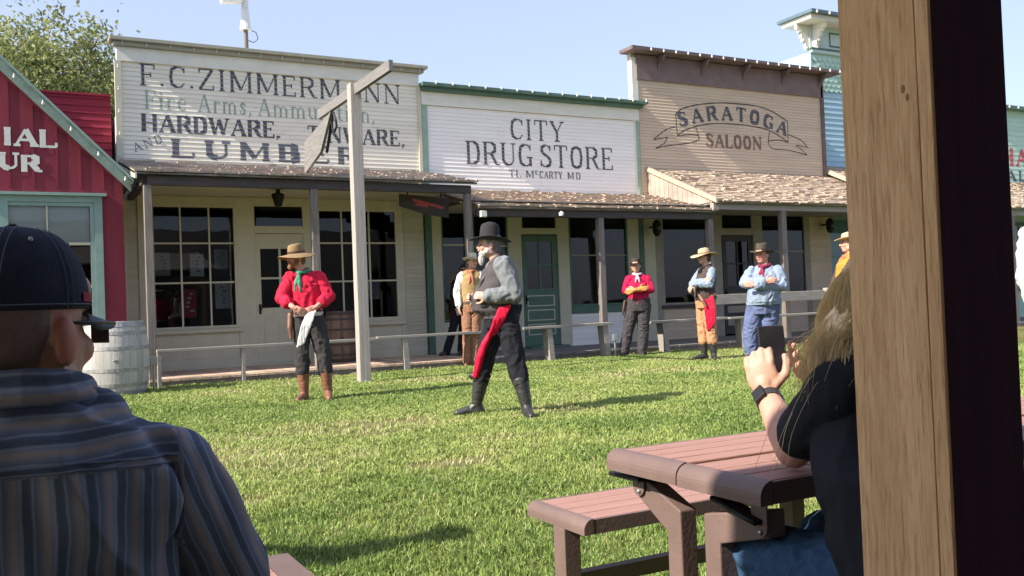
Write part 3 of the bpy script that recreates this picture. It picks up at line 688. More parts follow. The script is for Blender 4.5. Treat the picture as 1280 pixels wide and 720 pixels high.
# ============================================================ DRUG STORE
dr = thing('drug_store', (9.8, W, 0), 'low white clapboard drug store with green trim and neat slate lettering', 'building')
E2 = .0785
mb = MB(); siding(mb, 7.28, 12.40, 3.1, 5.05, E2, W-.002, .012, .02)
siding_open(mb, 7.15, 12.30, .12, 3.1, .12, W, [(7.49, 9.0, .1, 3.1), (9.0, 10.46, .1, 3.1), (10.46, 12.0, .80, 3.1)])
mb.build('wall', M['drugwhite'], dr)
shell(dr, 7.16, 12.42, 5.40, M['fascia'], 7)
f = MB(); f.box(7.16, 12.43, W-.05, W+.0, 5.06, 5.32); f.build('frieze_board', M['fascia'], dr)
f = MB(); f.box(7.12, 12.56, W-.24, W+.1, 5.40, 5.47); f.box(7.16, 12.48, W-.15, W+.06, 5.325, 5.398); f.build('cornice', M['green'], dr, bevel=.006)
f = MB(); f.box(7.16, 7.28, W-.04, W+.02, 3.3, 5.06); f.box(12.36, 12.43, W-.04, W+.02, 3.3, 5.06); f.build('corner_board', M['palegreen'], dr)
bl = MB(); bulbs(bl, (7.4, W-.255, 5.455), (12.5, W-.255, 5.455), .345, .025); bl.build('light_string', M['bulb'], dr, smooth=True)
lt = MB()
text(lt, 'CITY', 9.13, 10.46, 4.48, .44, W-.002, E2, .125, .06, .08)
text(lt, 'DRUG', 8.10, 9.66, 3.92, .48, W-.002, E2, .125, .06, .06); text(lt, 'STORE', 9.82, 11.71, 3.92, .49, W-.002, E2, .125, .06, .06)
text(lt, 'TL', 9.08, 9.36, 3.685, .155, W-.002, E2, .16, .08, .12); text(lt, 'M', 9.48, 9.68, 3.685, .155, W-.002, E2, .16, .08, 0); text(lt, 'c', 9.70, 9.79, 3.755, .14, W-.002, E2, .16, .10, 0)
text(lt, 'CARTY', 9.81, 10.38, 3.685, .155, W-.002, E2, .16, .08, .10); text(lt, 'MD', 10.50, 10.84, 3.685, .155, W-.002, E2, .16, .08, .25)
lt.build('sign_lettering', M['paint_slate'], dr)
f = MB(); f.box(7.15, 7.28, W-.05, W+.02, .12, 3.1); f.box(12.30, 12.43, W-.05, W+.02, .12, 3.1); f.build('green_pilaster', M['green'], dr)
f = MB()
for a, b in ((7.28, 7.49), (8.03, 8.19), (8.98, 9.30), (10.18, 10.46), (11.99, 12.30)): f.box(a, b, W-.035, W+.02, .12, 3.1)
f.box(7.49, 8.03, W-.03, W+.02, 2.95, 3.1); f.box(8.19, 8.98, W-.03, W+.02, 2.90, 3.1); f.box(9.30, 10.18, W-.03, W+.02, 2.90, 3.1); f.box(10.46, 11.99, W-.03, W+.02, 2.90, 3.1); f.box(9.30, 10.18, W-.03, W+.02, 2.50, 2.60)
f.box(7.49, 8.03, W-.02, W+.02, .12, .74); f.box(8.19, 8.98, W-.02, W+.02, .12, .78)
f.build('wall_trim', M['cream'], dr, bevel=.005)
window(dr, 7.49, 8.03, .76, 2.95, W, 1, 2, M['green'], M['cream'], .03, zs=[2.28])
window(dr, 8.19, 8.98, .80, 2.90, W, 1, 2, M['green'], M['cream'], .03, zs=[2.25])
window(dr, 10.46, 11.99, .96, 2.90, W, 2, 2, M['green'], M['frame'], .04, zs=[2.05], xs=[11.22], mw=.03)
MB().box(10.46, 11.99, W-.04, W, .80, .955).build('window_apron', M['green'], dr)
window(dr, 9.30, 10.18, 2.60, 2.90, W, 1, 1, M['cream'], M['cream'], .03, 'transom_window')
door(dr, 9.32, 10.16, .16, 2.48, W, M['green'], M['green'], (9.42, 10.04), (1.36, 2.34), [(9.40, 10.06, .99, 1.22), (9.40, 10.06, .69, .92), (9.40, 10.06, .39, .62)], M['cream'])
f = MB(); f.box(9.28, 10.20, W-.35, W-.04, .121, .17); f.build('door_step', M['green'], dr)
room(dr, 7.22, 12.36)
shingle_roof('porch_roof', 7.22, 12.60, PE-.05, 2.80, W-.05, 3.38, M['shingle'], dr, ex=.13)
f = MB(); f.box(7.22, 12.52, PE+.02, PE+.13, 2.62, 2.75); f.build('porch_beam', M['darkbeam'], dr, bevel=.006)
MB().box(7.22, 12.5, PE+.13, W-.04, 2.91, 2.93).build('porch_ceiling', M['greywoodh'], dr)
for x in (9.83, 12.50): MB().box(x-.06, x+.06, PE+.02, PE+.14, .12, 2.62).build('porch_post', M['greywood'], dr, bevel=.006)
MB().box(7.25, 7.37, PE-.06, PE+.02, 2.60, 2.71).build('junction_box', M['fascia'], dr, bevel=.01)
MB().lathe([(.001, 0), (.04, 0), (.05, .05), (.001, .09)], (8.9, PE-.06, 2.64), 12).build('porch_speaker', M['plaster'], dr)

# ============================================================ SALOON
sa = thing('saloon', (15.3, W, 0), 'tan clapboard saloon with a ribbon banner painted on its front under a brown cornice', 'building')
E3 = .0705
mb = MB(); siding(mb, 12.46, 18.14, 3.1, 6.0, E3, W, .012, .05)
siding_open(mb, 12.43, 18.3, .12, 3.1, .1, W, [(12.9, 14.30, .88, 3.1), (14.68, 15.70, .1, 3.1), (15.93, 17.42, 1.0, 3.1)])
mb.build('wall', M['brownsid'], sa)
shell(sa, 12.3, 18.2, 6.6, M['creamwall'], 8)
f = MB(); f.box(12.30, 12.46, W-.02, W+.02, 5.4, 6.5); f.box(12.30, 12.36, W-.015, W+.02, 3.3, 5.4); f.build('corner_board', M['fascia'], sa)
f = MB(); f.box(12.42, 18.2, W-.05, W-.0, 6.0, 6.56); f.build('frieze_board', M['brownfas'], sa)
f = MB(); f.box(12.10, 18.62, W-.36, W+.15, 6.58, 6.66)
for i in range(5):
    x = 13.0+i*1.27; f.prism([(x, W-.05, 6.56), (x, W-.30, 6.56), (x, W-.28, 6.50), (x, W-.10, 6.36), (x, W-.05, 6.22)], (.07, 0, 0))
f.build('cornice', M['browntrim'], sa, bevel=.006)
f = MB(); f.box(18.14, 18.24, W-.05, W+.05, 3.3, 6.56); f.build('side_board', M['browntrim'], sa)
bl = MB(); bulbs(bl, (12.6, W-.38, 6.60), (18.5, W-.38, 6.60), .33, .026); bl.build('light_string', M['bulb'], sa, smooth=True)
# banner
def curve_paint(mb, pts, wd, y, e):
    out = []
    for i in range(len(pts)-1):
        p0 = pts[max(i-1, 0)]; p1 = pts[i]; p2 = pts[i+1]; p3 = pts[min(i+2, len(pts)-1)]
        for k in range(4):
            t = k/4; out.append(tuple(.5*((2*p1[j])+(-p0[j]+p2[j])*t+(2*p0[j]-5*p1[j]+4*p2[j]-p3[j])*t*t+(-p0[j]+3*p1[j]-3*p2[j]+p3[j])*t**3) for j in (0, 1)))
    out.append(pts[-1])
    for q in poly_stroke(out, wd): paint_poly(mb, q, y, e, .012)
bn = MB()
topc = [(13.5, 5.29), (13.69, 5.42), (14.16, 5.55), (14.82, 5.64), (15.49, 5.66), (16.04, 5.64), (16.51, 5.54), (16.99, 5.33)]
botc = [(13.52, 4.78), (13.71, 4.91), (14.05, 5.03), (14.57, 5.13), (15.1, 5.16), (15.69, 5.15), (16.29, 5.09), (16.66, 4.97), (16.98, 4.81)]
curve_paint(bn, topc, .028, W, E3); curve_paint(bn, botc, .028, W, E3)
for a in ([(13.52, 4.78), (13.5, 5.29)], [(16.98, 4.81), (16.99, 5.33)], [(14.07, 5.05), (14.16, 4.78)], [(16.38, 5.04), (16.32, 4.81)]):
    for q in poly_stroke(a, .024): paint_poly(bn, q, W, E3, .012)
curve_paint(bn, [(13.48, 4.99), (13.25, 4.93), (13.0, 4.78), (12.84, 4.66)], .024, W, E3)
curve_paint(bn, [(12.84, 4.66), (13.24, 4.74)], .022, W, E3); curve_paint(bn, [(13.24, 4.74), (13.13, 4.59), (12.89, 4.47)], .022, W, E3)
curve_paint(bn, [(12.89, 4.47), (13.27, 4.55), (13.82, 4.63), (14.12, 4.71), (14.16, 4.78), (14.1, 4.83), (13.83, 4.83), (13.52, 4.78)], .024, W, E3)
curve_paint(bn, [(16.32, 4.81), (16.36, 4.69), (16.52, 4.62), (17.02, 4.61), (17.61, 4.52)], .022, W, E3)
curve_paint(bn, [(17.61, 4.52), (17.42, 4.66)], .02, W, E3); curve_paint(bn, [(17.42, 4.66), (17.25, 4.75), (17.64, 4.71)], .02, W, E3)
curve_paint(bn, [(17.64, 4.71), (17.43, 4.88), (17.0, 5.01)], .024, W, E3); curve_paint(bn, [(16.32, 4.81), (16.65, 4.85), (16.98, 4.81)], .022, W, E3)
bn.build('painted_banner', M['paint_black'], sa)
lt = MB(); mid = lambda x: 5.235-.0985*(x-15.22)**2
text(lt, 'SARATOGA', 13.60, 16.93, lambda x: mid(x), .35, W, E3, .26, .12, .20, rot=True); lt.build('sign_lettering', M['paint_slate'], sa)
lt = MB(); text(lt, 'SALOON', 14.36, 16.11, 4.57, .33, W, E3, .22, .11, .06); lt.build('brown_lettering', M['paint_brown'], sa)
f = MB()
for a, b in ((12.75, 12.92), (14.30, 14.68), (15.68, 15.93), (17.40, 17.55)): f.box(a, b, W-.035, W+.02, .12, 3.1)
f.box(14.68, 15.68, W-.03, W+.02, 2.50, 2.62)
f.build('wall_trim', M['frame'], sa, bevel=.005)
MB().box(12.43, 12.75, W-.03, W-.0, .12, 3.1).build('wall_panel', M['cream'], sa)
window(sa, 12.92, 14.30, .90, 2.92, W, 1, 1, M['frame'], M['frame'], .05, sill=M['darkbeam'])
window(sa, 15.93, 17.40, 1.02, 3.08, W, 2, 2, M['frame'], M['frame'], .04, zs=[2.1], xs=[16.7])
window(sa, 14.68, 15.68, 2.62, 3.08, W, 1, 1, M['frame'], M['frame'], .04, 'transom_window')
door(sa, 14.72, 15.64, .16, 2.49, W, M['greydoor'], M['greydoor'], (14.84, 15.52), (1.3, 2.35), [])
f = MB()
for i in range(3): f.box(14.8, 15.56, W-.022, W-.011, .36+.3*i, .52+.3*i)
f.build('door_rail', M['frame'], sa)
room(sa, 12.5, 18.1)
shingle_roof('porch_roof', 12.66, 18.25, PE-.05, 2.99, W-.05, 3.98, M['shingle'], sa, ex=.13)
f = MB(); f.box(12.6, 18.3, PE+.03, PE+.14, 2.83, 2.96); f.build('porch_beam', M['greywoodh'], sa, bevel=.006)
f = MB(); f.prism([(12.58, PE-.08, 3.05), (12.58, PE-.08, 2.95), (12.58, W-.03, 3.93), (12.58, W-.03, 4.04)], (.05, 0, 0)); f.build('rake_board', M['shingle'], sa)
f = MB()
for i in range(14):
    y0 = PE+.1+i*.156; y1 = y0+.148; za = lambda y: 2.97+(y-PE)*.435
    f.prism([(12.62, y0, 2.95), (12.62, y1, 2.95), (12.62, y1, za(y1)), (12.62, y0, za(y0))], (.03, 0, 0), 1+random.uniform(-.2, .2))
f.build('gable_boards', M['deck'], sa)
MB().box(12.62, 18.3, PE+.14, W-.04, 2.965, 2.985).build('porch_ceiling', M['greywoodh'], sa)
for x in (14.53, 17.2): MB().box(x-.07, x+.07, PE+.03, PE+.15, .12, 2.83).build('porch_post', M['greywood'], sa, bevel=.006)
lamp_box(sa, 12.62, W-.28, 2.62, 1.15); lamp_box(sa, 18.0, W-.28, 2.72, 1.15)

# ============================================================ BLUE BUILDING
bb = thing('blue_store', (20.5, 17.2, 0), 'tall pale blue store with an ornate bracketed cornice behind the saloon', 'building')
YB = 17.2
mb = MB(); siding(mb, 18.36, 24.4, .12, 6.3, .14, YB, .02, .04); mb.box(18.36, 24.4, YB+.002, YB+.15, 0, 7.3); mb.box(18.30, 18.36, YB-.02, YB+9, 0, 7.3); mb.box(24.3, 24.4, YB+.15, YB+9, 0, 7.3); mb.box(18.36, 24.3, YB+8.9, YB+9, 0, 7.3); mb.box(18.36, 24.3, YB+.15, YB+8.9, 7.1, 7.2)
mb.build('wall', M['bluesid'], bb)
sc_ = MB(); zz = 6.3; r_ = 0
while zz < 7.2:
    x = 18.36+(.09 if r_ % 2 else 0)
    while x < 24.3:
        x1 = min(x+.175, 24.4)
        sc_.add([(x, YB-.03, zz+.05), (x+.04, YB-.033, zz), (x1-.04, YB-.033, zz), (x1, YB-.03, zz+.05), (x1, YB-.004, zz+.24), (x, YB-.004, zz+.24)], [(0, 1, 2, 3, 4, 5)], 1+random.uniform(-.06, .06)); x += .18
    zz += .13; r_ += 1
sc_.build('scalloped_shingles', M['greensid'], bb)
f = MB(); f.box(18.28, 24.5, YB-.10, YB+.0, 7.28, 7.36); f.box(18.30, 24.5, YB-.02, YB+.1, 7.36, 8.0); f.build('frieze_board', mat('pale_blue_trim', (.50, .60, .60), .6, .07, 4), bb)
f = MB(); f.box(18.24, 24.5, YB-.13, YB-.0, 7.362, 7.40)
for x in (19.0, 20.6, 22.2): f.box(x, x+.9, YB-.03, YB-.021, 7.5, 7.54); f.box(x, x+.9, YB-.03, YB-.021, 7.84, 7.88); f.box(x, x+.04, YB-.03, YB-.021, 7.54, 7.84); f.box(x+.86, x+.9, YB-.03, YB-.021, 7.54, 7.84)
f.build('moulding', M['green'], bb)
f = MB(); f.box(17.78, 24.8, YB-.62, YB+.6, 8.12, 8.20); f.build('cornice', mat('slate_cornice_paint', (.10, .15, .18), .6, .15, 5), bb)
f = MB(); f.box(17.86, 24.7, YB-.5, YB+.5, 8.0, 8.118); f.build('soffit', M['fascia'], bb)
f = MB()
def bracket(x, y, dx, dy, wd=.09):
    px, py = -dy, dx
    prof = [(0, 8.0), (.42, 8.0), (.40, 7.86), (.27, 7.80), (.25, 7.66), (.13, 7.60), (.12, 7.46), (0, 7.40)]
    f.prism([(x+dx*a, y+dy*a, z) for a, z in prof], (px*wd, py*wd, 0))
    for a, z in ((.30, 7.84), (.18, 7.62), (.07, 7.43)): f.sphere((x+dx*a+px*wd/2, y+dy*a+py*wd/2, z-.02), .055, 8, 5)
bracket(18.40, YB-.02, 0, -1); bracket(19.95, YB-.02, 0, -1); bracket(21.5, YB-.02, 0, -1); bracket(23, YB-.02, 0, -1); bracket(18.30, YB+.1, -1, 0)
f.build('cornice_bracket', M['fascia'], bb)
bl = MB(); bulbs(bl, (17.95, YB-.63, 8.14), (24.6, YB-.63, 8.14), .42, .035); bl.build('light_string', M['bulb'], bb, smooth=True)
shingle_roof('porch_roof', 18.32, 24.5, PE-.05, 3.02, YB-.05, 4.32, M['shingle'], bb, ex=.15)
f = MB(); f.prism([(18.26, PE-.08, 3.08), (18.26, PE-.08, 2.98), (18.26, YB-.03, 4.26), (18.26, YB-.03, 4.38)], (.05, 0, 0)); f.build('rake_board', M['shingle'], bb)
f = MB(); f.box(18.32, 24.5, PE+.03, PE+.14, 2.83, 2.96); f.build('porch_beam', M['greywoodh'], bb)
for x in (19.9, 22.4, 24.2): MB().box(x-.07, x+.07, PE+.03, PE+.15, .12, 2.83).build('porch_post', M['greywood'], bb)
window(bb, 18.5, 19.7, .9, 3.05, YB-.03, 1, 2, M['seafoam'], M['seafoam'], .10)
MB().box(18.38, 24.3, YB-.028, YB-.022, .12, .2).build('skirting_board', M['seafoam'], bb)

# ============================================================ GREEN BUILDING (right edge)
gb_ = thing('green_store', (27.6, W, 0), 'pale green store with red and dark lettering glimpsed right of the big timber post', 'building')
mb = MB(); siding(mb, 24.7, 31, .12, 6.0, .14, W, .012, .03); mb.box(24.7, 31, W+.002, W+.15, 0, 6.2); mb.box(24.7, 24.8, W+.15, W+8, 0, 5); mb.box(30.9, 31, W+.15, W+8, 0, 5); mb.box(24.8, 30.9, W+7.9, W+8, 0, 5); mb.box(24.8, 30.9, W+.15, W+7.9, 4.9, 5)
mb.build('wall', M['greensid'], gb_)
f = MB(); f.box(24.6, 31.1, W-.22, W+.1, 6.2, 6.3); f.build('cornice', M['green'], gb_)
bl = MB(); bulbs(bl, (24.7, W-.24, 6.24), (31, W-.24, 6.24), .4, .03); bl.build('light_string', M['bulb'], gb_, smooth=True)
lt = MB(); text(lt, 'HA', 25.42, 26.62, 4.55, .55, W, .14, .28, .14, .12); lt.build('red_lettering', M['paint_red'], gb_)
lt = MB(); text(lt, 'AL', 25.55, 26.55, 4.12, .32, W, .14, .28, .14, .12); lt.build('dark_lettering', M['paint_slate'], gb_)
shingle_roof('porch_roof', 24.6, 31, PE-.05, 3.2, W-.05, 4.05, M['shingle'], gb_, ex=.15)
f = MB(); f.box(24.7, 31, PE+.03, PE+.14, 3.03, 3.17); f.build('porch_beam', M['darkbeam'], gb_)
for x in (25.9, 28.4, 30.8): MB().box(x-.07, x+.07, PE+.03, PE+.15, .12, 3.03).build('porch_post', M['greywood'], gb_)
window(gb_, 25.0, 27.0, .9, 2.9, W-.03, 2, 2, M['green'], M['green'], .10)

# ============================================================ POSTERS inside the windows, seen through the glass
def poster(x, z, w_, h_, label, colr, y=W+.35, ink=None):
    t = thing('poster', (x, y, z), label, 'poster', 'notices inside the hardware store windows')
    MB().box(x-w_/2, x+w_/2, y, y+.012, z-h_/2, z+h_/2).build('sheet', mat('paper', colr, .8, .08, 9), t)
    k = MB(); rr = random.Random(int(x*100))
    for i in range(5): a = rr.uniform(-.3, .1)*w_; k.box(x+a, x+a+rr.uniform(.1, .3)*w_, y-.002, y-.0005, z+(.32-.15*i)*h_-.02*h_, z+(.32-.15*i)*h_+.05*h_)
    k.build('print', ink or M['vprint'], t)
poster(2.30, 1.98, .26, .40, 'framed notice in the left pane of the left hardware store window', (.20, .20, .20))
poster(2.88, 1.96, .24, .40, 'pale notice in the middle pane of the left hardware store window', (.34, .34, .33))
poster(3.32, 1.40, .28, .46, 'pale sheet low in the right pane of the left hardware store window', (.27, .27, .28))
poster(3.30, 2.06, .24, .36, 'grey notice in the right pane of the left hardware store window', (.20, .19, .20))
poster(2.72, 1.28, .26, .50, 'small red cloth notice low in the left hardware store window', (.22, .015, .02), ink=mat('pale_print', (.3, .28, .28)))
poster(6.15, 1.42, .30, .34, 'pale notice low in the right hardware store window', (.17, .17, .18))

# ============================================================ STREET OBJECTS
# sign post
sp = thing('sign_gallows', (4.33, 12.55, 0), 'tall weathered timber post with a cross beam carrying a swinging board', 'sign post')
MB().box(4.25, 4.41, 12.47, 12.63, -.05, 4.26).build('post', M['palewood'], sp, bevel=.008)
MB().box(4.30, 4.36, 11.08, 12.465, 4.09, 4.235).box(4.30, 4.36, 12.635, 14.25, 4.09, 4.235).build('cross_beam', M['beamwood'], sp, bevel=.006)
MB().prism([(4.31, 13.60, 4.085), (4.31, 15.08, 3.87), (4.31, 15.14, 3.34), (4.31, 14.20, 3.56)], (.045, 0, 0)).build('sign_board', M['beamwood'], sp, bevel=.003)
c_ = MB(); c_.tube([(4.35+.0, 13.6, 4.07), (4.37, 13.55, 3.95), (4.38, 13.55, 3.85), (4.37, 13.62, 3.78), (4.36, 13.70, 3.85), (4.35, 13.70, 3.95), (4.35, 13.62, 4.07)], .018, 6)
c_.tube([(4.38, 13.75, 4.0), (4.40, 14.15, 3.55)], .025, 6); c_.build('iron_ring', M['iron'], sp)

# antenna
an = thing('weather_mast', (4.18, 18.5, 5.5), 'white weather mast standing on the hardware store roof', 'mast')
MB().tube([(4.18, 18.5, 4.4), (4.18, 18.5, 6.75)], .045, 10).build('pole', M['greywood'], an)
MB().lathe([(.001, 6.70), (.11, 6.70), (.11, 6.74), (.085, 6.98), (.085, 7.10), (.07, 7.12), (.07, 7.6), (.001, 7.6)], (4.18, 18.5, 0), 14).build('sensor_housing', M['plaster'], an)
MB().obox((3.90, 18.45, 7.30), (.20, 0, .03), (0, .09, 0), (-.015, 0, .10)).build('camera_head', M['plaster'], an, bevel=.01)
MB().tube([(4.25, 18.5, 6.72), (4.38, 18.5, 6.68), (4.42, 18.5, 6.56), (4.34, 18.5, 6.47), (4.22, 18.5, 6.5)], .008, 6).build('cable', M['iron'], an)

def barrel(x, y, z, rb, rm, h, mw_, mh, label):
    t = thing('barrel', (x, y, z), label, 'barrel')
    n = 26; prof = []
    for i in range(13):
        u = i/12; prof.append((rb+(rm-rb)*math.sin(math.pi*u)**.8, h*u))
    rr = random.Random(int(x*9)); MB().lathe([(.001, h-.03), (rb-.03, h-.03), (rb-.03, h), *reversed(prof)], (x, y, z), n*2, [v for _ in range(n) for v in [1+rr.uniform(-.2, .16)]*2]).build('staves', mw_, t, smooth=False)
    hp = MB()
    def rad(u): return rb+(rm-rb)*math.sin(math.pi*u)**.8
    for u0, u1 in ((.015, .075), (.13, .175), (.33, .375), (.62, .665), (.82, .865), (.925, .985)):
        hp.lathe([(rad(u0)+.001, h*u0), (rad(u0)+.006, h*u0), (rad(u1)+.006, h*u1), (rad(u1)+.001, h*u1)], (x, y, z), 40)
    hp.build('hoop', mh, t)
    MB().lathe([(.001, 0), (.03, 0), (.03, .012), (.001, .012)], (0, 0, 0), 12).build('bung', mh, t, local=True).location = (-.05, -rm-.002, h*.48)
    return t
barrel(1.20, 13.75, 0, .37, .435, 1.01, M['barrel'], M['hoop'], 'large sun-bleached grey barrel on the grass beside the red shop')
barrel(5.18, 16.2, .12, .24, .29, .92, M['barrel_dark'], M['hoop_dark'], 'brown wooden barrel on the porch below the right hardware store window')
barrel(18.15, 16.25, .12, .30, .36, .92, M['barrel_dark'], M['hoop_dark'], 'dark barrel on the saloon porch behind the woman filming')

# low bench rails along the walk
def rail(name, x0, x1, posts, z, label, wide=.2, leg=.07, y=14.3, splay=0):
    t = thing(name, ((x0+x1)/2, y, 0), label, 'bench', 'low plank benches along the boardwalk')
    mb = MB(); mb.bar((x0, y, z), (x1, y, z+.012), wide, .045); mb.build('seat', M['greywoodh'], t, bevel=.005)
    for p in posts:
        mb = MB(); mb.prism([(p-leg/2, y-wide*.42, z-.024), (p+leg/2, y-wide*.42, z-.024), (p+leg/2+splay, y-wide*.42, 0), (p-leg/2+splay, y-wide*.42, 0)], (0, wide*.84, 0)); mb.build('leg', M['greywoodh'], t)
rail('plank_bench', 1.80, 5.15, (1.83, 3.03), .55, 'long low grey plank bench in front of the left hardware store window', .10, .05)
rail('plank_bench', 5.17, 7.55, (5.65,), .575, 'low grey plank bench between the tall sign post and the tan vested man', .10, .09, splay=.03)
rail('plank_bench', 7.84, 9.74, (8.38, 9.58), .61, 'low plank bench in front of the drug store door', .24, .10, splay=.05)
rail('plank_bench', 10.62, 12.5, (10.94,), .60, 'low plank bench between the red shirted woman and the straw hatted performer', .24, .10, splay=.05)
rail('plank_bench', 12.55, 15.3, (12.9, 15.0), .60, 'low plank bench behind the man in the light blue shirt', .24, .10, splay=.05)
# hitching rail of logs at the saloon
t = thing('hitching_rail', (14.9, 14.45, 0), 'thick weathered hitching rail with heavy split posts by the saloon', 'hitching rail')
MB().bar((12.3, 14.4, .98), (15.4, 14.4, 1.0), .09, .20).build('rail', M['greywoodh'], t, bevel=.01)
for x, h in ((15.55, 1.15), (15.80, 1.12)):
    mb = MB(); mb.tube([(x, 14.4, -.02), (x+.01, 14.41, .5), (x-.01, 14.4, h)], [.14, .125, .11], 9); mb.build('post', M['palewood'], t)
MB().bar((15.9, 14.4, .60), (18.6, 14.4, .62), .06, .12).bar((15.9, 14.4, .95), (18.6, 14.4, .97), .06, .12).build('side_rail', M['greywoodh'], t)
def epost(x, y, label, h=.42):
    t = thing('outlet_post', (x, y, 0), label, 'outlet', 'electric outlet posts at the edge of the grass')
    MB().tube([(x, y, -.02), (x, y, h)], .018, 8).build('conduit', M['steel'], t); MB().box(x-.05, x+.05, y-.05, y+.03, h-.06, h+.06).build('outlet_box', M['steel'], t, bevel=.006)
epost(1.74, 14.2, 'grey outlet post between the big pale barrel and the porch corner'); epost(9.74, 14.15, 'grey outlet post under the right end of the drug store bench', .36); epost(11.7, 14.1, 'grey outlet post behind the straw hatted performer', .42)

# trees behind the red shop
def tree(x, y, h, r, label, nleaf=9000, seed=1, zc=None):
    rr = np.random.default_rng(seed); t = thing('tree', (x, y, 0), label, 'tree', 'trees behind the red shop')
    tb = MB(); pts = [(x, y, -.1), (x+.05, y, h*.25), (x-.1, y+.05, h*.5), (x+.05, y, h*.8)]
    tb.tube(pts, [.28, .2, .14, .04], 10); cl = []
    for i in range(26):
        a = rr.random()*6.28; z0 = h*(.28+.5*rr.random()); rad = r*(.35+.65*rr.random()); up = h*(.06+.2*rr.random())
        e = Vector((x+rad*math.cos(a), y+rad*math.sin(a), min(z0+up, h*.97))); s = Vector((x, y, z0-.2)); md = s.lerp(e, .5)+Vector((0, 0, .15*rad))
        tb.tube([s, md, e], [.07, .045, .015], 6); cl += [(md.lerp(e, .5), .5), (e, .62)]
        for j in range(3):
            b = e+Vector(rr.normal(size=3)*[.55, .55, .4]); tb.tube([md, (md+b)/2+Vector((0, 0, .1)), b], [.03, .02, .008], 5); cl.append((b, .5))
    for i in range(10): cl.append((Vector((x+rr.normal()*.4*r, y+rr.normal()*.4*r, h*(.72+.26*rr.random()))), .5))
    tb.build('trunk', mat('tree_bark', (.22, .19, .15), .9, .25, 8, bump=.5), t)
    per = nleaf//len(cl); V = []; Cc = []
    for c, s in cl:
        k = per; p = np.array(c)+rr.normal(size=(k, 3))*s*np.array([.62, .62, .48])
        a = rr.normal(size=(k, 3)); a /= np.linalg.norm(a, axis=1)[:, None]; b = np.cross(a, rr.normal(size=(k, 3))); b /= np.linalg.norm(b, axis=1)[:, None]
        L_ = (.05+.05*rr.random(k))[:, None]; a *= L_; b *= L_*.5
        V.append(np.stack([p-a, p+b, p+a, p-b], 1)); hue = rr.random(k)[:, None]; g0 = np.array([.15, .20, .065])*(1-hue)+np.array([.31, .31, .12])*hue; g0 = g0*(.8+.4*rr.random())
        Cc.append(np.repeat(g0[:, None, :], 4, 1))
    V = np.concatenate(V).astype(np.float32); n = len(V); Cc = np.concatenate(Cc)
    me = bpy.data.meshes.new('crown'); V = V-np.array([x, y, 0], np.float32)
    me.from_pydata(V.reshape(-1, 3).tolist(), [], np.arange(n*4).reshape(n, 4).tolist())
    ca = me.color_attributes.new('tint', 'FLOAT_COLOR', 'POINT'); arr = np.ones((n*4, 4), np.float32); arr[:, :3] = Cc.reshape(-1, 3); ca.data.foreach_set('color', arr.ravel())
    link('crown', me, bpy.data.materials['grass_blade'], t)
tree(-.9, 27.5, 8.5, 2.2, 'olive green tree nearest the left edge of the picture', 16000, 3)
tree(1.25, 29, 9.4, 2.0, 'tall light green tree rising behind the red shop', 20000, 5)
tree(2.6, 31.5, 9.2, 1.9, 'darker green tree peeping beside the hardware store front', 14000, 8)

# ============================================================ SPECTATOR AREA
sh = thing('picnic_shelter', (1.09, .83, -.13), 'open timber shelter with a rough sawn square post at the right of the picture', 'shelter')
PX, PY_, PS = 1.019, .761, .146
MB().box(PX+.006, PX+PS+.004, PY_, PY_+.142, -.15, 2.45).build('post', mat('dark_maroon_post', (.065, .026, .045), .8, .15, 8, (4, 4, .3), .1, spec=.12), sh, bevel=.003)  # post dark maroon all over, timber tone only on its facing board
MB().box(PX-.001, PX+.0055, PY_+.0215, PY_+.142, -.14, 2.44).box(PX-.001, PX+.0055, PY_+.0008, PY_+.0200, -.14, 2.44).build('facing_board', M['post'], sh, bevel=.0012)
kn = MB()
for ky, kz, kr in ((.803, 1.262, .0035), (.797, 1.25, .003)): kn.sphere((PX-.0008, ky, kz), (.0012, kr, kr*1.7), 12, 8)
kn.build('knot', mat('timber_knot', (.30, .18, .095), .85), sh, smooth=True)
MB().box(-6, 6, PY_-.0, PY_+PS, 2.452, 2.65).build('beam', M['darkbeam'], sh)
for px in (-4.2, 5.6): MB().box(px, px+PS, PY_, PY_+PS, -.15, 2.45).build('post', M['post'], sh, bevel=.004)
f = MB(); f.prism([(-6.2, 1.36, 2.62), (-6.2, -4, 3.6), (-6.2, -4, 3.68), (-6.2, 1.36, 2.70)], (12.4, 0, 0)); f.build('roof', M['greywoodh'], sh)
MB().box(-11, 15, -3.6, -3.5, -.15, 4.4).build('bounce_wall', mat('pale_bounce_wall', (.42, .38, .32), .8, .12, 2), sh)  # unseen, added behind the camera for bounce light and window reflections
tag(MB().box(-6.2, 6.2, -3.5, .7, -.3, -.118).build('patio', M['concrete']), 'unseen concrete patio added under the shelter for bounce light', None, kind='structure')  # unseen floor, added and toned to shape the light under the roof

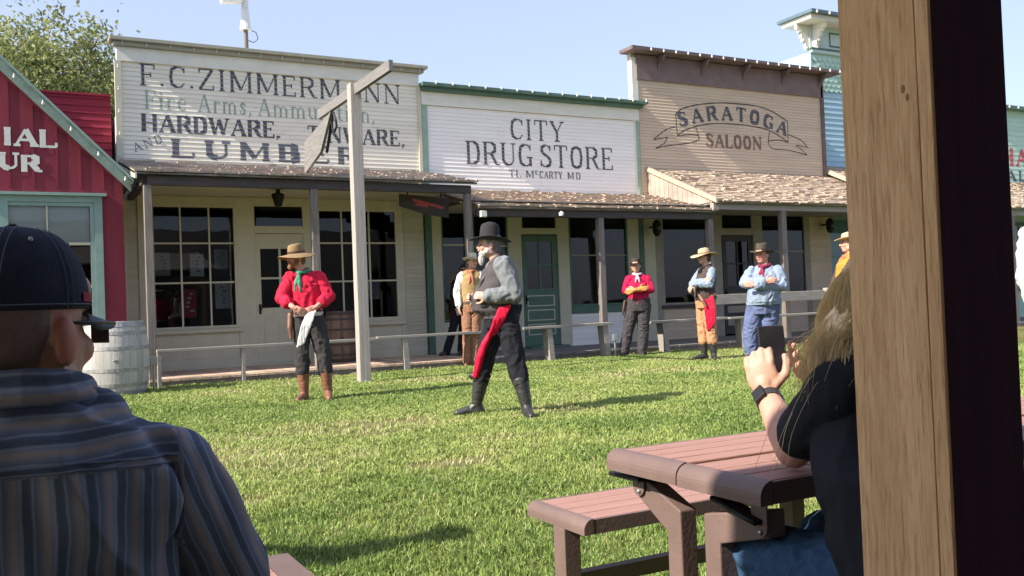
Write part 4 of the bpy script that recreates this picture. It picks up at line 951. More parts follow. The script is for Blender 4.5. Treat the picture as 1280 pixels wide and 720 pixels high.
# table and bench of recycled planks
tb = thing('picnic_table', (2.2, 1.72, -.13), 'brown slatted picnic table with rounded metal end rail and hinged legs', 'table')
TX0, TX1 = 1.335, 3.2; TY0, TY1, TYM = 1.44, 2.0, 1.715; TZ = .62
f = MB(); n = 3
def slats(f, x0, x1, ya, yb, n, z, th=.03):
    wd = (yb-ya)/n
    for i in range(n): f.box(x0, x1, ya+i*wd+.0025, ya+(i+1)*wd-.0025, z-th, z, 1)
slats(f, TX0+.035, TX1, TYM+.008, TY1-.012, 4, TZ); slats(f, TX0+.035, TX1, TY0+.012, TYM-.008, 3, TZ-.002); f.build('table_top', M['plank'], tb, bevel=.003)
def endrail(f, x, ya, yb, z, hh=.048):
    pts = []; 
    for k in range(7):
        a = math.pi/2+math.pi*k/6*.5; pts.append((x+.035+.035*math.cos(a), ya, z-.03+.033*math.sin(a)))
    pts += [(x, ya, z-hh), (x+.035, ya, z-hh)]
    f.prism(pts, (0, yb-ya, 0))
f = MB(); endrail(f, TX0, TYM+.002, TY1+.0, TZ); f.build('end_rail', M['brownmetal'], tb, smooth=False)
f = MB(); endrail(f, TX0, TY0, TYM-.002, TZ-.002); f.build('end_rail', M['brownmetal'], tb)
f = MB(); f.box(TX0+.037, TX1, TY1-.012, TY1-.001, TZ-.047, TZ-.001); f.box(TX0+.037, TX1, TYM-.008, TYM+.008, TZ-.05, TZ-.008); f.box(TX0+.037, TX1, TY0+.001, TY0+.0115, TZ-.049, TZ-.003); f.build('side_rail', M['brownmetal'], tb)
for lx in (1.40, 2.95):
    for e0, e1, e2, za, zb in ((TY1-.055, 1.815, 1.815, TZ-.085, TZ-.155), (TY0+.07, TY0+.21, TY0+.235, TZ-.105, TZ-.145)):
        sg = 1 if e0 > e1 else -1
        f = MB(); w_ = .05; y0 = e0+sg*.02; hh = .03
        # folded sheet arm with a mitred elbow into the upright, extruded along x
        f.prism([(lx, y0, za+hh), (lx, y0, za-hh), (lx, e2+sg*.027, zb-hh*1.1), (lx, e2+sg*.027, -.13), (lx, e2-sg*.027, -.13), (lx, e2-sg*.027, zb+hh*.9)], (w_, 0, 0))
        f.build('leg', M['brownmetal'], tb, bevel=.004)
        f = MB(); n_ = 12; cy, cz = e0, za-.005
        f.prism([(lx-.008, cy+.024*math.cos(q), cz+.026*math.sin(q)) for q in [math.pi+math.pi*i/n_ for i in range(n_+1)]]+[(lx-.008, cy+.024, TZ-.062), (lx-.008, cy-.024, TZ-.062)], (.006, 0, 0)); f.build('hinge_plate', M['brownmetal'], tb, bevel=.0015)
        b = MB(); b.sphere((lx-.010, cy+.004, cz+.012), (.006, .006, .006), 8, 5); b.sphere((lx-.010, cy-.006, cz-.012), (.006, .006, .006), 8, 5); b.build('bolt', M['steel'], tb, smooth=True)
for k in range(4):
    f = MB(); f.tube([(1.375+.012*k, TY0+.20, TZ-.068), (1.375+.012*k, TY0+.10, TZ-.092), (1.375+.012*k, TY0+.06, TZ-.10)], .0065, 8); f.build('spring_strut', M['iron'], tb, smooth=True)
MB().box(1.36, 1.42, TY1-.10, TY1+.03, TZ-.072, TZ-.06).build('latch', M['iron'], tb, bevel=.003)

def bench(x0, x1, ya, yb, z, label, legs):
    t = thing('park_bench', ((x0+x1)/2, (ya+yb)/2, -.13), label, 'bench', 'slatted brown benches on the grass')
    f = MB(); slats(f, x0+.03, x1-.077, ya+.012, yb-.012, 4, z); f.build('seat', M['plank'], t, bevel=.003)
    f = MB(); endrail(f, x0, ya, yb, z, .046)
    f.box(x1-.075, x1, ya, yb, z-.046, z+.001); f.build('end_rail', M['brownmetal'], t)
    f = MB(); f.box(x0+.037, x1-.076, ya+.001, ya+.0115, z-.046, z-.001); f.box(x0+.037, x1-.076, yb-.0115, yb-.001, z-.046, z-.001); f.build('side_rail', M['brownmetal'], t)
    for lx in legs:
        for ly in ((ya+yb)/2-.06,): MB().box(lx, lx+.06, ly, ly+.07, -.15, z-.047).build('leg', M['brownmetal'], t, bevel=.003)
    MB().box(legs[0]+.057, legs[-1]-.002, (ya+yb)/2-.02, (ya+yb)/2+.02, .07, .12).build('stretcher', M['brownmetal'], t)
    return t
bench(1.53, 3.35, 2.43, 2.79, .33, 'brown slatted bench on the grass behind the picnic table', (1.53, 2.52))
bench(-1.3, .66, 2.3, 2.62, .33, 'dark bench end just right of the striped shirt at the bottom edge', (-1.2, .56))

# ============================================================ PEOPLE
def skin_mat(name, col, rough=.5):
    m = mat(name, col, rough, .07, 30, attr='tint', spec=.35, bump=.08, bscale=300)
    b = m.node_tree.nodes['Principled BSDF']; b.inputs['Subsurface Weight'].default_value = .08; b.inputs['Subsurface Radius'].default_value = (.02, .008, .004); b.inputs['Subsurface Scale'].default_value = .5
    return m
def cloth(name, col, var=.1, scale=14, bump=.25, bs=120, rough=.85, stretch=(1, 1, 1), **k): return mat(name, col, rough, var, scale, stretch, bump, bs, spec=.15, **k)
C = dict(
 skin=skin_mat('fair_skin', (.56, .33, .245)), skin_red=skin_mat('sunburnt_skin', (.55, .27, .20)),
 red=cloth('red_cotton', (.56, .018, .05)), crimson=cloth('crimson_cotton', (.42, .012, .06)), redsash=cloth('red_satin', (.62, .012, .045), rough=.5),
 green=cloth('green_kerchief', (.05, .22, .13), .5, 30), charcoal=cloth('charcoal_wool', (.045, .042, .042)), blackw=cloth('black_wool', (.016, .016, .020)),
 dkgrey=cloth('dark_grey_wool', (.055, .05, .052)), vestgrey=cloth('faded_grey_vest', (.075, .066, .068)), greysh=cloth('light_grey_shirt', (.17, .18, .185), .15, 10),
 hatblk=cloth('dark_felt', (.035, .033, .036)), hatbrn=cloth('tan_felt', (.25, .165, .085)), hatdbr=cloth('dark_brown_felt', (.06, .042, .036)), straw=cloth('straw', (.52, .36, .23)), hatcream=cloth('cream_felt', (.56, .52, .38)), hatolive=cloth('olive_felt', (.07, .06, .045)),
 bootbrn=mat('brown_leather', (.20, .085, .05), .45, .3, 12, bump=.2, spec=.5), bootblk=mat('black_leather', (.03, .028, .028), .45, .3, 12, bump=.2, spec=.5),
 tanvest=cloth('tan_vest', (.33, .22, .10)), white=cloth('white_cotton', (.66, .66, .62), .06), chaps=mat('brown_suede', (.26, .13, .075), .8, .2, 9, bump=.2), bluesh=cloth('pale_blue_shirt', (.23, .285, .37), .10), blujean=cloth('blue_trousers', (.105, .13, .235), .18, 9),
 tanpant=cloth('tan_trousers', (.44, .23, .12), .12), brvest=cloth('brown_vest', (.075, .055, .05)), orange=cloth('orange_vest', (.55, .22, .035)), rust=cloth('rust_kerchief', (.42, .15, .09)), maroon=cloth('maroon_scarf', (.20, .025, .05), .4, 30),
 purple=cloth('pale_scarf', (.5, .42, .48), .3, 40), glove=mat('orange_leather_glove', (.60, .25, .07), .6, .1, 20), cream=cloth('cream_cloth', (.55, .53, .47), .12), leather=mat('belt_leather', (.075, .04, .025), .5, .2, 20), metal=M['steel'],
 beard_w=cloth('grey_beard', (.42, .39, .36), .3, 60), beard_r=cloth('ginger_beard', (.24, .11, .055), .3, 60), hair_br=cloth('brown_hair', (.09, .05, .03), .3, 60), hair_gr=cloth('grey_hair', (.16, .15, .145), .3, 60),
 eye=mat('dark_eye', (.03, .025, .02), .2, .1, 5), tee=cloth('black_tshirt', (.018, .02, .024), .15, 6), jeans=cloth('blue_denim', (.045, .10, .20), .25, 25, bump=.35, bs=400),
)
class Blob:
    """closed overlapping pieces that a voxel remesh fuses into one continuous surface"""
    def __init__(s): s.m = MB()
    def cap(s, p0, p1, r0, r1, n=14):
        p0 = Vector(p0); p1 = Vector(p1); s.m.sphere(p0, r0, n, 9); s.m.sphere(p1, r1, n, 9)
        if (p1-p0).length > 1e-4: s.m.tube([p0, p1], [r0*.995, r1*.995], n)
        return s
    def chain(s, pts, rs):
        for i in range(len(pts)-1): s.cap(pts[i], pts[i+1], rs[i], rs[i+1])
        return s
    def ell(s, c, r, rot=None, n=18):
        t = MB().sphere((0, 0, 0), r, n, 12); Mx = rot or Matrix.Identity(3)
        s.m.add([Mx @ Vector(v)+Vector(c) for v in t.v], t.f); return s
    def loft(s, rings, n=24):
        """rings: (centre, rx, ry, yaw)"""
        base = len(s.m.v); k = len(rings)
        for c, rx, ry, yw in rings:
            ca, sa = math.cos(yw), math.sin(yw)
            for i in range(n):
                q = 2*math.pi*i/n; x = rx*math.cos(q); y = ry*math.sin(q); s.m.v.append((c[0]+x*ca-y*sa, c[1]+x*sa+y*ca, c[2]))
        for j in range(k-1):
            for i in range(n): s.m.f.append((base+j*n+i, base+j*n+(i+1) % n, base+(j+1)*n+(i+1) % n, base+(j+1)*n+i)); s.m.t.append(1)
        s.m.f.append(tuple(base+i for i in range(n-1, -1, -1))); s.m.f.append(tuple(base+(k-1)*n+i for i in range(n))); s.m.t += [1, 1]
        return s
    def box(s, c, ax, ay, az): s.m.obox(c, ax, ay, az); return s
    def build(s, name, material, parent, voxel=.008, smooth=3, wr=0, wf=9, ws=(1, 1, .55), cut=None, tint=None, offs=None, seed=0):
        me = bpy.data.meshes.new(name); me.from_pydata([tuple(v) for v in s.m.v], [], s.m.f); me.update()
        tmp = bpy.data.objects.new('tmp', me); COL.objects.link(tmp)
        rm = tmp.modifiers.new('r', 'REMESH'); rm.mode = 'VOXEL'; rm.voxel_size = voxel; rm.adaptivity = 0
        if smooth: sm = tmp.modifiers.new('s', 'SMOOTH'); sm.factor = .5; sm.iterations = smooth
        dg = bpy.context.evaluated_depsgraph_get(); dg.update(); out = bpy.data.meshes.new_from_object(tmp.evaluated_get(dg))
        bpy.data.objects.remove(tmp); bpy.data.meshes.remove(me); out.name = name; out.materials.clear()
        if wr:
            nn = [v.normal.copy() for v in out.vertices]; sv = Vector((seed*3.7, seed*1.3, 0))
            for v, n_ in zip(out.vertices, nn):
                p = Vector((v.co.x*ws[0], v.co.y*ws[1], v.co.z*ws[2]))*wf+sv
                q = noise.noise(p+Vector((0, 0, noise.noise(p*.6)*2.2)))
                v.co += n_*wr*((1-abs(q)*2.6)*.6+noise.noise(p*2.7)*.35)
        if cut:
            bm = bmesh.new(); bm.from_mesh(out)
            bmesh.ops.delete(bm, geom=[f for f in bm.faces if cut(f.calc_center_median())], context='FACES'); bm.to_mesh(out); bm.free()
        out.update()
        ca = out.color_attributes.new('tint', 'FLOAT_COLOR', 'POINT'); n_ = len(out.vertices)
        arr = [1.0]*(4*n_)
        if tint:
            for i, v in enumerate(out.vertices): arr[4*i:4*i+3] = tint(v.co)
        ca.data.foreach_set('color', arr)
        return link(name, out, material, parent, smooth=True)
V3 = Vector
def rotz(a): return Matrix.Rotation(a, 3, 'Z')
def head(b, hc, yaw, pitch=0, s=1.0, roll=0):
    """adds head lumps to blob; faces local -y turned by yaw (+ = towards image right). returns frame fn"""
    Rm = rotz(yaw) @ Matrix.Rotation(-pitch, 3, 'X') @ Matrix.Rotation(roll, 3, 'Y'); hc = V3(hc)
    F = lambda x, y, z: hc+Rm @ V3((x, y, z))*s
    def E(c, r): b.ell(F(*c), [q*s for q in r], Rm)
    E((0, .012, .03), (.077, .096, .092)); E((0, -.022, -.02), (.064, .072, .088)); E((0, -.045, -.082), (.040, .042, .032)); E((0, -.01, -.065), (.056, .06, .045))
    E((0, -.074, .036), (.052, .020, .014)); E((0, -.070, .06), (.055, .03, .03))
    for q in (-1, 1):
        E((q*.036, -.062, -.024), (.024, .026, .024)); E((q*.079, .010, -.012), (.010, .020, .033)); E((q*.074, -.0, -.012), (.012, .01, .02))
        E((q*.012, -.098, -.026), (.010, .011, .009)); E((q*.05, .0, -.06), (.022, .04, .03))
    b.cap(F(0, -.088, .022), F(0, -.108, -.022), .009*s, .0135*s)
    E((0, -.090, -.052), (.023, .012, .0065)); E((0, -.088, -.064), (.020, .012, .007))
    return F, Rm
def face_tint(F, Rm, s=1.0, base=(1, 1, 1)):
    lips = F(0, -.098, -.058); inv = Rm.transposed(); o = F(0, 0, 0)
    def t(p):
        q = inv @ (p-o)/s
        if q.length > .2: return base
        if abs(q.x) < .024 and q.y < -.085 and -.070 < q.z < -.046: return (.85, .55, .55)
        if abs(abs(q.x)-.031) < .016 and q.y < -.06 and abs(q.z-.006) < .009: return (.62, .55, .52)
        if abs(abs(q.x)-.033) < .020 and q.y < -.07 and abs(q.z-.036) < .006: return (.40, .33, .30)
        if q.y < -.05 and -.05 < q.z < -.0: return (1.06, .90, .88)
        return base
    return t
def hand(b, wrist, d, nrm, size=1.0, curl=.5, thumb=1, spread=.0, r=.0085, fing=None):
    """wrist, finger direction d, palm normal nrm (pointing out of the palm), thumb side sign"""
    d = V3(d).normalized(); nrm = (V3(nrm)-d*V3(nrm).dot(d)).normalized(); sd = d.cross(nrm)*thumb
    w0 = V3(wrist); s = size; Rm = Matrix((sd, d, nrm)).transposed()
    b.ell(w0+d*.05*s, (.041*s, .052*s, .0145*s), Rm); b.ell(w0+d*.068*s+sd*.0*s, (.040*s, .03*s, .013*s), Rm)
    b.ell(w0+d*.03*s+sd*.022*s+nrm*.006*s, (.018*s, .03*s, .014*s), Rm)
    b.cap(w0-d*.01*s, w0+d*.03*s, .024*s, .025*s)
    Ls = (.072, .080, .075, .058)
    for i in range(4):
        off = (.030-.0200*i)*s; p = w0+d*(.090-.004*abs(i-1.2))*s+sd*off; a = curl*.55 if fing is None else fing[i]*.55
        dd = (d+sd*(spread*(1.5-i)*.12)).normalized(); pts = [w0+d*.06*s+sd*off*.85, p]; ang = 0
        for k, fr in enumerate((.45, .32, .25)):
            ang += a*(1.0, 1.25, .8)[k]; p = p+(dd*math.cos(ang)+nrm*math.sin(ang))*Ls[i]*fr*s; pts.append(p)
        b.chain(pts, [r*1.1*s, r*1.08*s, r*s, r*.93*s, r*.8*s])
    t0 = w0+d*.022*s+sd*.026*s; t1 = t0+(d*.55+sd*.75+nrm*.35).normalized()*.042*s; t2 = t1+(d*.85+sd*.25+nrm*.5).normalized()*.032*s; t3 = t2+(d*.85-sd*.1+nrm*.6).normalized()*.024*s
    b.chain([t0, t1, t2, t3], [.014*s, .012*s, .0105*s, .008*s])
def hat(parent, hc, yaw, m, band, brim=.16, crown=.12, tilt=0, up=.03, dent=.03, rc=.088, ztop=.045, bx=1.0, floppy=0, seed=1, droll=0):
    """felt hat: brim with rolled sides, tapered dented crown"""
    n = 40; V = []; Fc = []; Rm = rotz(yaw) @ Matrix.Rotation(tilt, 3, 'X') @ Matrix.Rotation(droll, 3, 'Y'); o = V3(hc)+rotz(yaw) @ V3((0, .004, ztop))
    def ring(rad, zf, thick=0): 
        base = len(V)
        for i in range(n):
            q = 2*math.pi*i/n; ex = rad; x = ex*math.cos(q)*.92*bx; y = ex*math.sin(q)*1.12
            V.append(tuple(o+Rm @ V3((x, y, zf(q)))))
        return base
    rs = random.Random(seed); ph = rs.uniform(0, 6)
    curlf = lambda t: (lambda q: up*t*t*abs(math.cos(q))**1.5-.012*t*abs(math.sin(q))+floppy*t*math.sin(2*q+ph)*.5)
    R_ = []
    for t in (0, .3, .6, .85, 1): R_.append(ring(rc+(brim-rc)*t, (lambda c: (lambda q: c(q)))(curlf(t))))
    R_.append(ring(brim+.003, (lambda c: (lambda q: c(q)+.004))(curlf(1))))
    for t in (1, .85, .6, .3, 0): R_.append(ring(rc+(brim-rc)*t-.001, (lambda c: (lambda q: c(q)+.007))(curlf(t))))
    cr = [(rc*1.0, .012), (rc*.99, .03), (rc*.95, crown*.55), (rc*.90, crown*.82), (rc*.82, crown*.96), (rc*.66, crown)]
    for r_, z_ in cr: R_.append(ring(r_, (lambda z_: (lambda q: z_+(.008 if z_ > crown*.8 else 0)*math.cos(2*q)))(z_)))
    R_.append(ring(rc*.40, lambda q: crown-dent*.6)); R_.append(ring(.004, lambda q: crown-dent))
    for a, b_ in zip(R_[:-1], R_[1:]):
        for i in range(n): Fc.append((a+i, a+(i+1) % n, b_+(i+1) % n, b_+i))
    me = bpy.data.meshes.new('hat'); me.from_pydata(V, [], Fc); me.update(); h_ = link('hat', me, m, parent, smooth=True)
    V2 = []; F2 = []
    for z_ in (.012, .034):
        for i in range(n):
            q = 2*math.pi*i/n; V2.append(tuple(o+Rm @ V3(((rc*1.015)*math.cos(q)*.92*bx, rc*1.015*math.sin(q)*1.12, z_))))
    for i in range(n): F2.append((i, (i+1) % n, n+(i+1) % n, n+i))
    me = bpy.data.meshes.new('hat_band'); me.from_pydata(V2, [], F2); link('hat_band', me, band, h_, smooth=True)
    return h_
def torso(b, J, g, inf=0.0, z_low=None, top=True):
    """g: dict of half widths"""
    wst = V3(J['waist']); sR = V3(J['sR']); sL = V3(J['sL']); nk = V3(J['neck']); hp = (V3(J['hR'])+V3(J['hL']))/2
    ax = (sL-sR); yw = math.atan2(ax.y, ax.x); mid = (sR+sL)/2; yh = J.get('hyawt', math.atan2((V3(J['hL'])-V3(J['hR'])).y, (V3(J['hL'])-V3(J['hR'])).x))
    ch = mid.lerp(wst, .38); bl = wst.lerp(hp, .45); fw = V3((math.sin(yw), -math.cos(yw), 0))
    rings = []
    if z_low is not None: rings.append((V3((hp.x, hp.y, z_low)), g['hip']+inf+.006, g['hipd']+inf+.006, yh))
    rings += [(hp+V3((0, 0, .02)), g['hip']+inf, g['hipd']+inf, yh), (bl+fw*g.get('belly', 0)*.8, g['waist']*1.0+inf, g['waistd']+inf+g.get('belly', 0)*.5, (yw+yh)/2),
              (wst+fw*g.get('belly', 0)+V3((0, 0, .05)), g['waist']+inf, g['waistd']+g.get('belly', 0)*.5+inf, yw), (ch+fw*g.get('bust', 0), g['chest']+inf, g['chestd']+inf, yw),
              (mid.lerp(wst, .10), g['chest']*.98+inf, g['chestd']*.88+inf, yw), (mid+V3((0, 0, .035)), g['chest']*.62+inf, .062+inf, yw)]
    b.loft(rings)
    b.chain([sR+(sL-sR)*.12, nk+V3((0, 0, -.035)), sR+(sL-sR)*.88], [.055+inf, .055+inf, .055+inf])
G_AVG = dict(hip=.165, hipd=.11, waist=.145, waistd=.105, chest=.165, chestd=.115, belly=.0)
def person(label, root, rz, J, sp, group=None):
    t = thing('person', root, label, 'person', group, rz=R(rz)); vx = sp.get('voxel', .0075)
    g = dict(G_AVG); g.update(sp.get('g', {})); J = {k: (V3(v) if isinstance(v, tuple) else v) for k, v in J.items()}
    # the body: one surface
    b = Blob(); Fh, Rh = head(b, J['hc'], R(J.get('hyaw', 0)), R(J.get('hpitch', 0)), J.get('hs', 1.0))
    nk = J['neck']; b.cap(nk+V3((0, 0, -.06)), V3(J['hc'])+Rh @ V3((0, .02, -.06)), .058, .052)
    torso(b, J, g, -.02)
    for s_ in 'RL':
        sh_, e, w_ = J['s'+s_], J['e'+s_], J['w'+s_]; ar = sp.get('arm', .044)
        b.chain([sh_, sh_.lerp(e, .5), e, e.lerp(w_, .3), w_], [ar, ar*.93, ar*.82, ar*.82, .027])
        hd = J.get('hand'+s_, dict(d=(w_-e), n=(0, 0, -1), curl=.7))
        hand(b, w_, hd['d'], hd['n'], hd.get('size', 1), hd.get('curl', .6), hd.get('thumb', 1))
        h_, k, a = J['h'+s_], J['k'+s_], J['a'+s_]; lr = sp.get('leg', .075); b.chain([h_, h_.lerp(k, .5), k, k.lerp(a, .35), a], [lr, lr*.88, lr*.64, lr*.62, .04])
        td = V3(J.get('t'+s_, a+V3((0, -.15, 0)))); td = V3((td.x, td.y, J.get('gz', 0)+.03)); b.cap(V3((a.x, a.y, J.get('gz', 0)+.04)), td, .035, .03); b.cap(a, V3((a.x, a.y, J.get('gz', 0)+.045)), .04, .036)
    b.build('body', sp.get('skin', C['skin']), t, vx*.85, 2, tint=face_tint(Fh, Rh, J.get('hs', 1.0)))
    for q in (-1, 1):
        MB().sphere(Fh(q*.030, -.0865, .006), .0065, 10, 8).build('eye', C['eye'], t, smooth=True, local=True)
    # trousers
    if 'pants' in sp:
        b = Blob(); hp = (J['hR']+J['hL'])/2; yh = J.get('hyawt', math.atan2((J['hL']-J['hR']).y, (J['hL']-J['hR']).x)); i_ = .020
        b.loft([(hp+V3((0, 0, -.09)), g['hip']*.92+i_, g['hipd']*.9+i_, yh), (hp+V3((0, 0, .02)), g['hip']+i_, g['hipd']+i_, yh), (hp.lerp(J['waist'], .8), (g['waist']+g['hip'])/2+i_, (g['waistd']+g['hipd'])/2+i_+g.get('belly', 0)*.5, yh)])
        lr = sp.get('leg', .075)+sp.get('baggy', .018)
        for s_ in 'RL':
            h_, k, a = J['h'+s_], J['k'+s_], J['a'+s_]; e_ = sp.get('pant_end', .92); end = k.lerp(a, e_)
            b.chain([h_, h_.lerp(k, .5), k, k.lerp(a, min(.4, e_*.6)), end], [lr, lr*.93, lr*.80, lr*.76, sp.get('cuff', .062)])
        b.build('trousers', sp['pants'], t, vx, 2, .016, 10, (1, 1, .9), seed=int(root[0]*3))
    if 'boots' in sp:
        for s_ in 'RL':
            k, a = J['k'+s_], J['a'+s_]; gz = J.get('gz', 0); tt = V3(J.get('t'+s_, a+V3((0, -.17, 0)))); b = Blob(); bt = sp.get('boot_top', .55)
            if bt < .95: b.chain([k.lerp(a, bt), k.lerp(a, bt+.15), a], [.076, .070, .050])
            fd = V3((tt.x-a.x, tt.y-a.y, 0)).normalized(); hl = V3((a.x, a.y, gz+.045))-fd*.03; toe = V3((tt.x, tt.y, gz+.032))
            b.cap(a, hl, .05, .042); b.chain([hl, hl.lerp(toe, .55)+V3((0, 0, .012)), toe], [.044, .043, .033]); b.cap(a+V3((0, 0, -.01)), hl.lerp(toe, .45)+V3((0, 0, .02)), .046, .036)
            hb = V3((a.x, a.y, gz+.012))-fd*.045; b.ell(hb, (.036, .036, .02))
            b.build('boot', sp['boots'], t, .0075, 2, .004 if bt < .95 else 0, 16, (.5, .5, 1.6), cut=(lambda p, z=gz: p.z < z-.004))
    # shirt
    if 'shirt' in sp:
        b = Blob(); torso(b, J, g, .008); sl = sp.get('sleeve', .92); ar = sp.get('arm', .044)+sp.get('puff', .014)
        for s_ in 'RL':
            sh_, e, w_ = J['s'+s_], J['e'+s_], J['w'+s_]
            b.cap(sh_, sh_.lerp(e, .3), .064, ar*1.05)
            if sl <= 0: end = sh_.lerp(e, 1+sl); b.chain([sh_, end], [ar*1.08, ar*1.02])
            else: b.chain([sh_, sh_.lerp(e, .5), e, e.lerp(w_, sl*.5), e.lerp(w_, sl)], [ar*1.08, ar*1.05, ar*.98, ar*.92, ar*.72 if sl > .6 else ar*.95])
        b.build('shirt', sp['shirt'], t, vx, 2, .017, 11, (1, 1, .7), seed=int(root[1]*5))
        b = Blob(); Rt = rotz(math.atan2((J['sL']-J['sR']).y, (J['sL']-J['sR']).x)); cc = J['neck']
        for i in range(12): q0 = 2*math.pi*i/12; q1 = 2*math.pi*(i+1)/12; b.cap(cc+Rt @ V3((.062*math.cos(q0), .064*math.sin(q0), -.0+.012*math.sin(q0))), cc+Rt @ V3((.062*math.cos(q1), .064*math.sin(q1), .012*math.sin(q1))), .013, .013, 8)
        b.build('collar', sp['shirt'], t, .006, 1)
    if 'vest' in sp:
        b = Blob(); torso(b, J, g, .024, z_low=sp.get('vest_low'))
        b.build('vest', sp['vest'], t, vx, 3, .006, 9, seed=4)
    if 'belt' in sp:
        hp = (J['hR']+J['hL'])/2; wz = J['waist'].lerp(hp, .55); yh = J.get('hyawt', math.atan2((J['hL']-J['hR']).y, (J['hL']-J['hR']).x)); mb = MB(); n = 32; r_ = (g['waist']+g['hip'])/2+.026; r2 = (g['waistd']+g['hipd'])/2+.026+g.get('belly', 0)*.5
        pts = [wz+rotz(yh) @ V3((r_*math.cos(2*math.pi*i/n), r2*math.sin(2*math.pi*i/n), 0)) for i in range(n)]
        for i in range(n): mb.bar(pts[i], pts[(i+1) % n]+(pts[(i+1) % n]-pts[i])*.1, .008, .045)
        bo = mb.build('belt', sp['belt'], t, local=True); fr = wz+rotz(yh) @ V3((0, -r2-.006, 0)); MB().obox(fr, rotz(yh) @ V3((.025, 0, 0)), rotz(yh) @ V3((0, .004, 0)), (0, 0, .02)).build('buckle', C['metal'], bo, local=True)
    if 'kerchief' in sp:
        yt = math.atan2((J['sL']-J['sR']).y, (J['sL']-J['sR']).x)+sp.get('kturn', 0); Rt = rotz(yt); b = Blob(); cc = J['neck']+V3((0, 0, -.005))
        for i in range(14): q0 = 2*math.pi*i/14; q1 = 2*math.pi*(i+1)/14; f = lambda q: cc+Rt @ V3((.072*math.cos(q), .072*math.sin(q)-.012, .02*math.sin(q))); b.cap(f(q0), f(q1), .022, .022, 8)
        kn = cc+Rt @ V3((0, -.10, -.035)); b.ell(kn, (.022, .02, .02)); L_ = sp.get('ktail', .16)
        cd_ = g['chestd']+.03
        for sx in (-1, 1): b.chain([kn, kn+Rt @ V3((sx*.02, -.035, -L_*.5)), kn+Rt @ V3((sx*.035, -.045, -L_))], [.014, .022, .012])
        b.build('kerchief', sp['kerchief'], t, .006, 2, .006, 22, seed=2)
    if 'beard' in sp:
        b = Blob(); bl = sp.get('beard_len', .04)
        b.ell(Fh(0, -.055, -.075), (.050, .045, .035), Rh).ell(Fh(0, -.078, -.10-bl*.5), (.036, .028, .02+bl*.6), Rh).ell(Fh(-.05, -.02, -.05), (.022, .035, .035), Rh).ell(Fh(.05, -.02, -.05), (.022, .035, .035), Rh).ell(Fh(0, -.098, -.044), (.030, .010, .008), Rh)
        b.build('beard', sp['beard'], t, .006, 1, .006, 55, (1, 1, .4))
    if 'hair' in sp:
        b = Blob(); b.ell(Fh(0, .026, .035), (.084, .094, .09), Rh).ell(Fh(0, .055, -.03), (.07, .052, .06), Rh)
        for c_, r_ in sp.get('hair_extra', []): b.ell(Fh(*c_), r_, Rh)
        b.build('hair', sp['hair'], t, .007, 1, .006, 40, (1, 1, .3), cut=(lambda p: (Rh.transposed() @ (p-Fh(0, 0, 0))).y < -.052))
    if 'hat' in sp:
        hat(t, J['hc'], R(J.get('hyaw', 0)), sp['hat'], sp.get('band', C['leather']), **sp.get('hatp', {}))
    return t, J, Fh, Rh
def drape(parent, name, material, pts, wds, th=.012, wr=.006, seed=1):
    """hanging strip of cloth through pts with half-width vectors wds"""
    b = Blob(); n = 7
    for i in range(len(pts)-1):
        for k in range(n):
            u = (k/(n-1))*2-1; a = V3(pts[i])+V3(wds[i])*u; c = V3(pts[i+1])+V3(wds[i+1])*u; b.cap(a, c, th, th, 8)
    return b.build(name, material, parent, .007, 2, wr, 20, (1, 1, .3), seed=seed)
def pistol(parent_label, loc, rz, pts, holster=True): pass

# ---- man in the red shirt
t, J, F_, Rh = person('man in a loose red shirt, green neckerchief and tan hat, hands at his belt', (3.07, 10.55, 0), -16.2,
 dict(hc=(-.19, -.01, 1.66), hyaw=-62, neck=(-.12, .015, 1.515), sR=(-.265, .0, 1.425), sL=(.06, .02, 1.425), eR=(-.365, -.05, 1.20), eL=(.165, -.03, 1.20), wR=(-.235, -.235, 1.09), wL=(.02, -.215, 1.085), waist=(-.09, 0, 1.07),
  hR=(-.165, 0, .96), hL=(-.0, 0, .95), kR=(-.16, -.03, .55), kL=(.085, -.02, .54), aR=(-.15, 0, .10), aL=(.12, 0, .10), tR=(-.22, -.17, 0), tL=(.13, -.19, 0), handR=dict(d=(.9, -.2, -.5), n=(.1, 1, .2), curl=.9, thumb=-1), handL=dict(d=(-.9, -.2, -.4), n=(-.1, 1, .2), curl=.9, thumb=1)),
 dict(g=dict(hip=.15, waist=.155, waistd=.125, chest=.175, chestd=.13), shirt=C['red'], sleeve=.50, puff=.026, pants=C['charcoal'], baggy=.022, pant_end=.42, cuff=.08, boots=C['bootbrn'], boot_top=.40, belt=C['cream'], kerchief=C['green'], kturn=-.5, ktail=.2, beard=C['beard_r'], beard_len=.015, hair=C['beard_r'], hat=C['hatbrn'], band=C['leather'], skin=C['skin_red'], hatp=dict(brim=.195, crown=.115, up=-.05, dent=.012, rc=.092, tilt=R(6)), arm=.047, leg=.085), 'performers in western dress')
drape(t, 'white_cloth', C['white'], [(-.04, -.245, 1.02), (-.10, -.26, .88), (-.17, -.25, .66)], [(.05, 0, .02), (.055, .0, .02), (.035, 0, .02)], .010)
b = Blob(); b.chain([(-.275, -.06, 1.0), (-.285, -.09, .86), (-.275, -.10, .74)], [.035, .03, .018]); b.build('holster', C['bootbrn'], t, .006, 1)

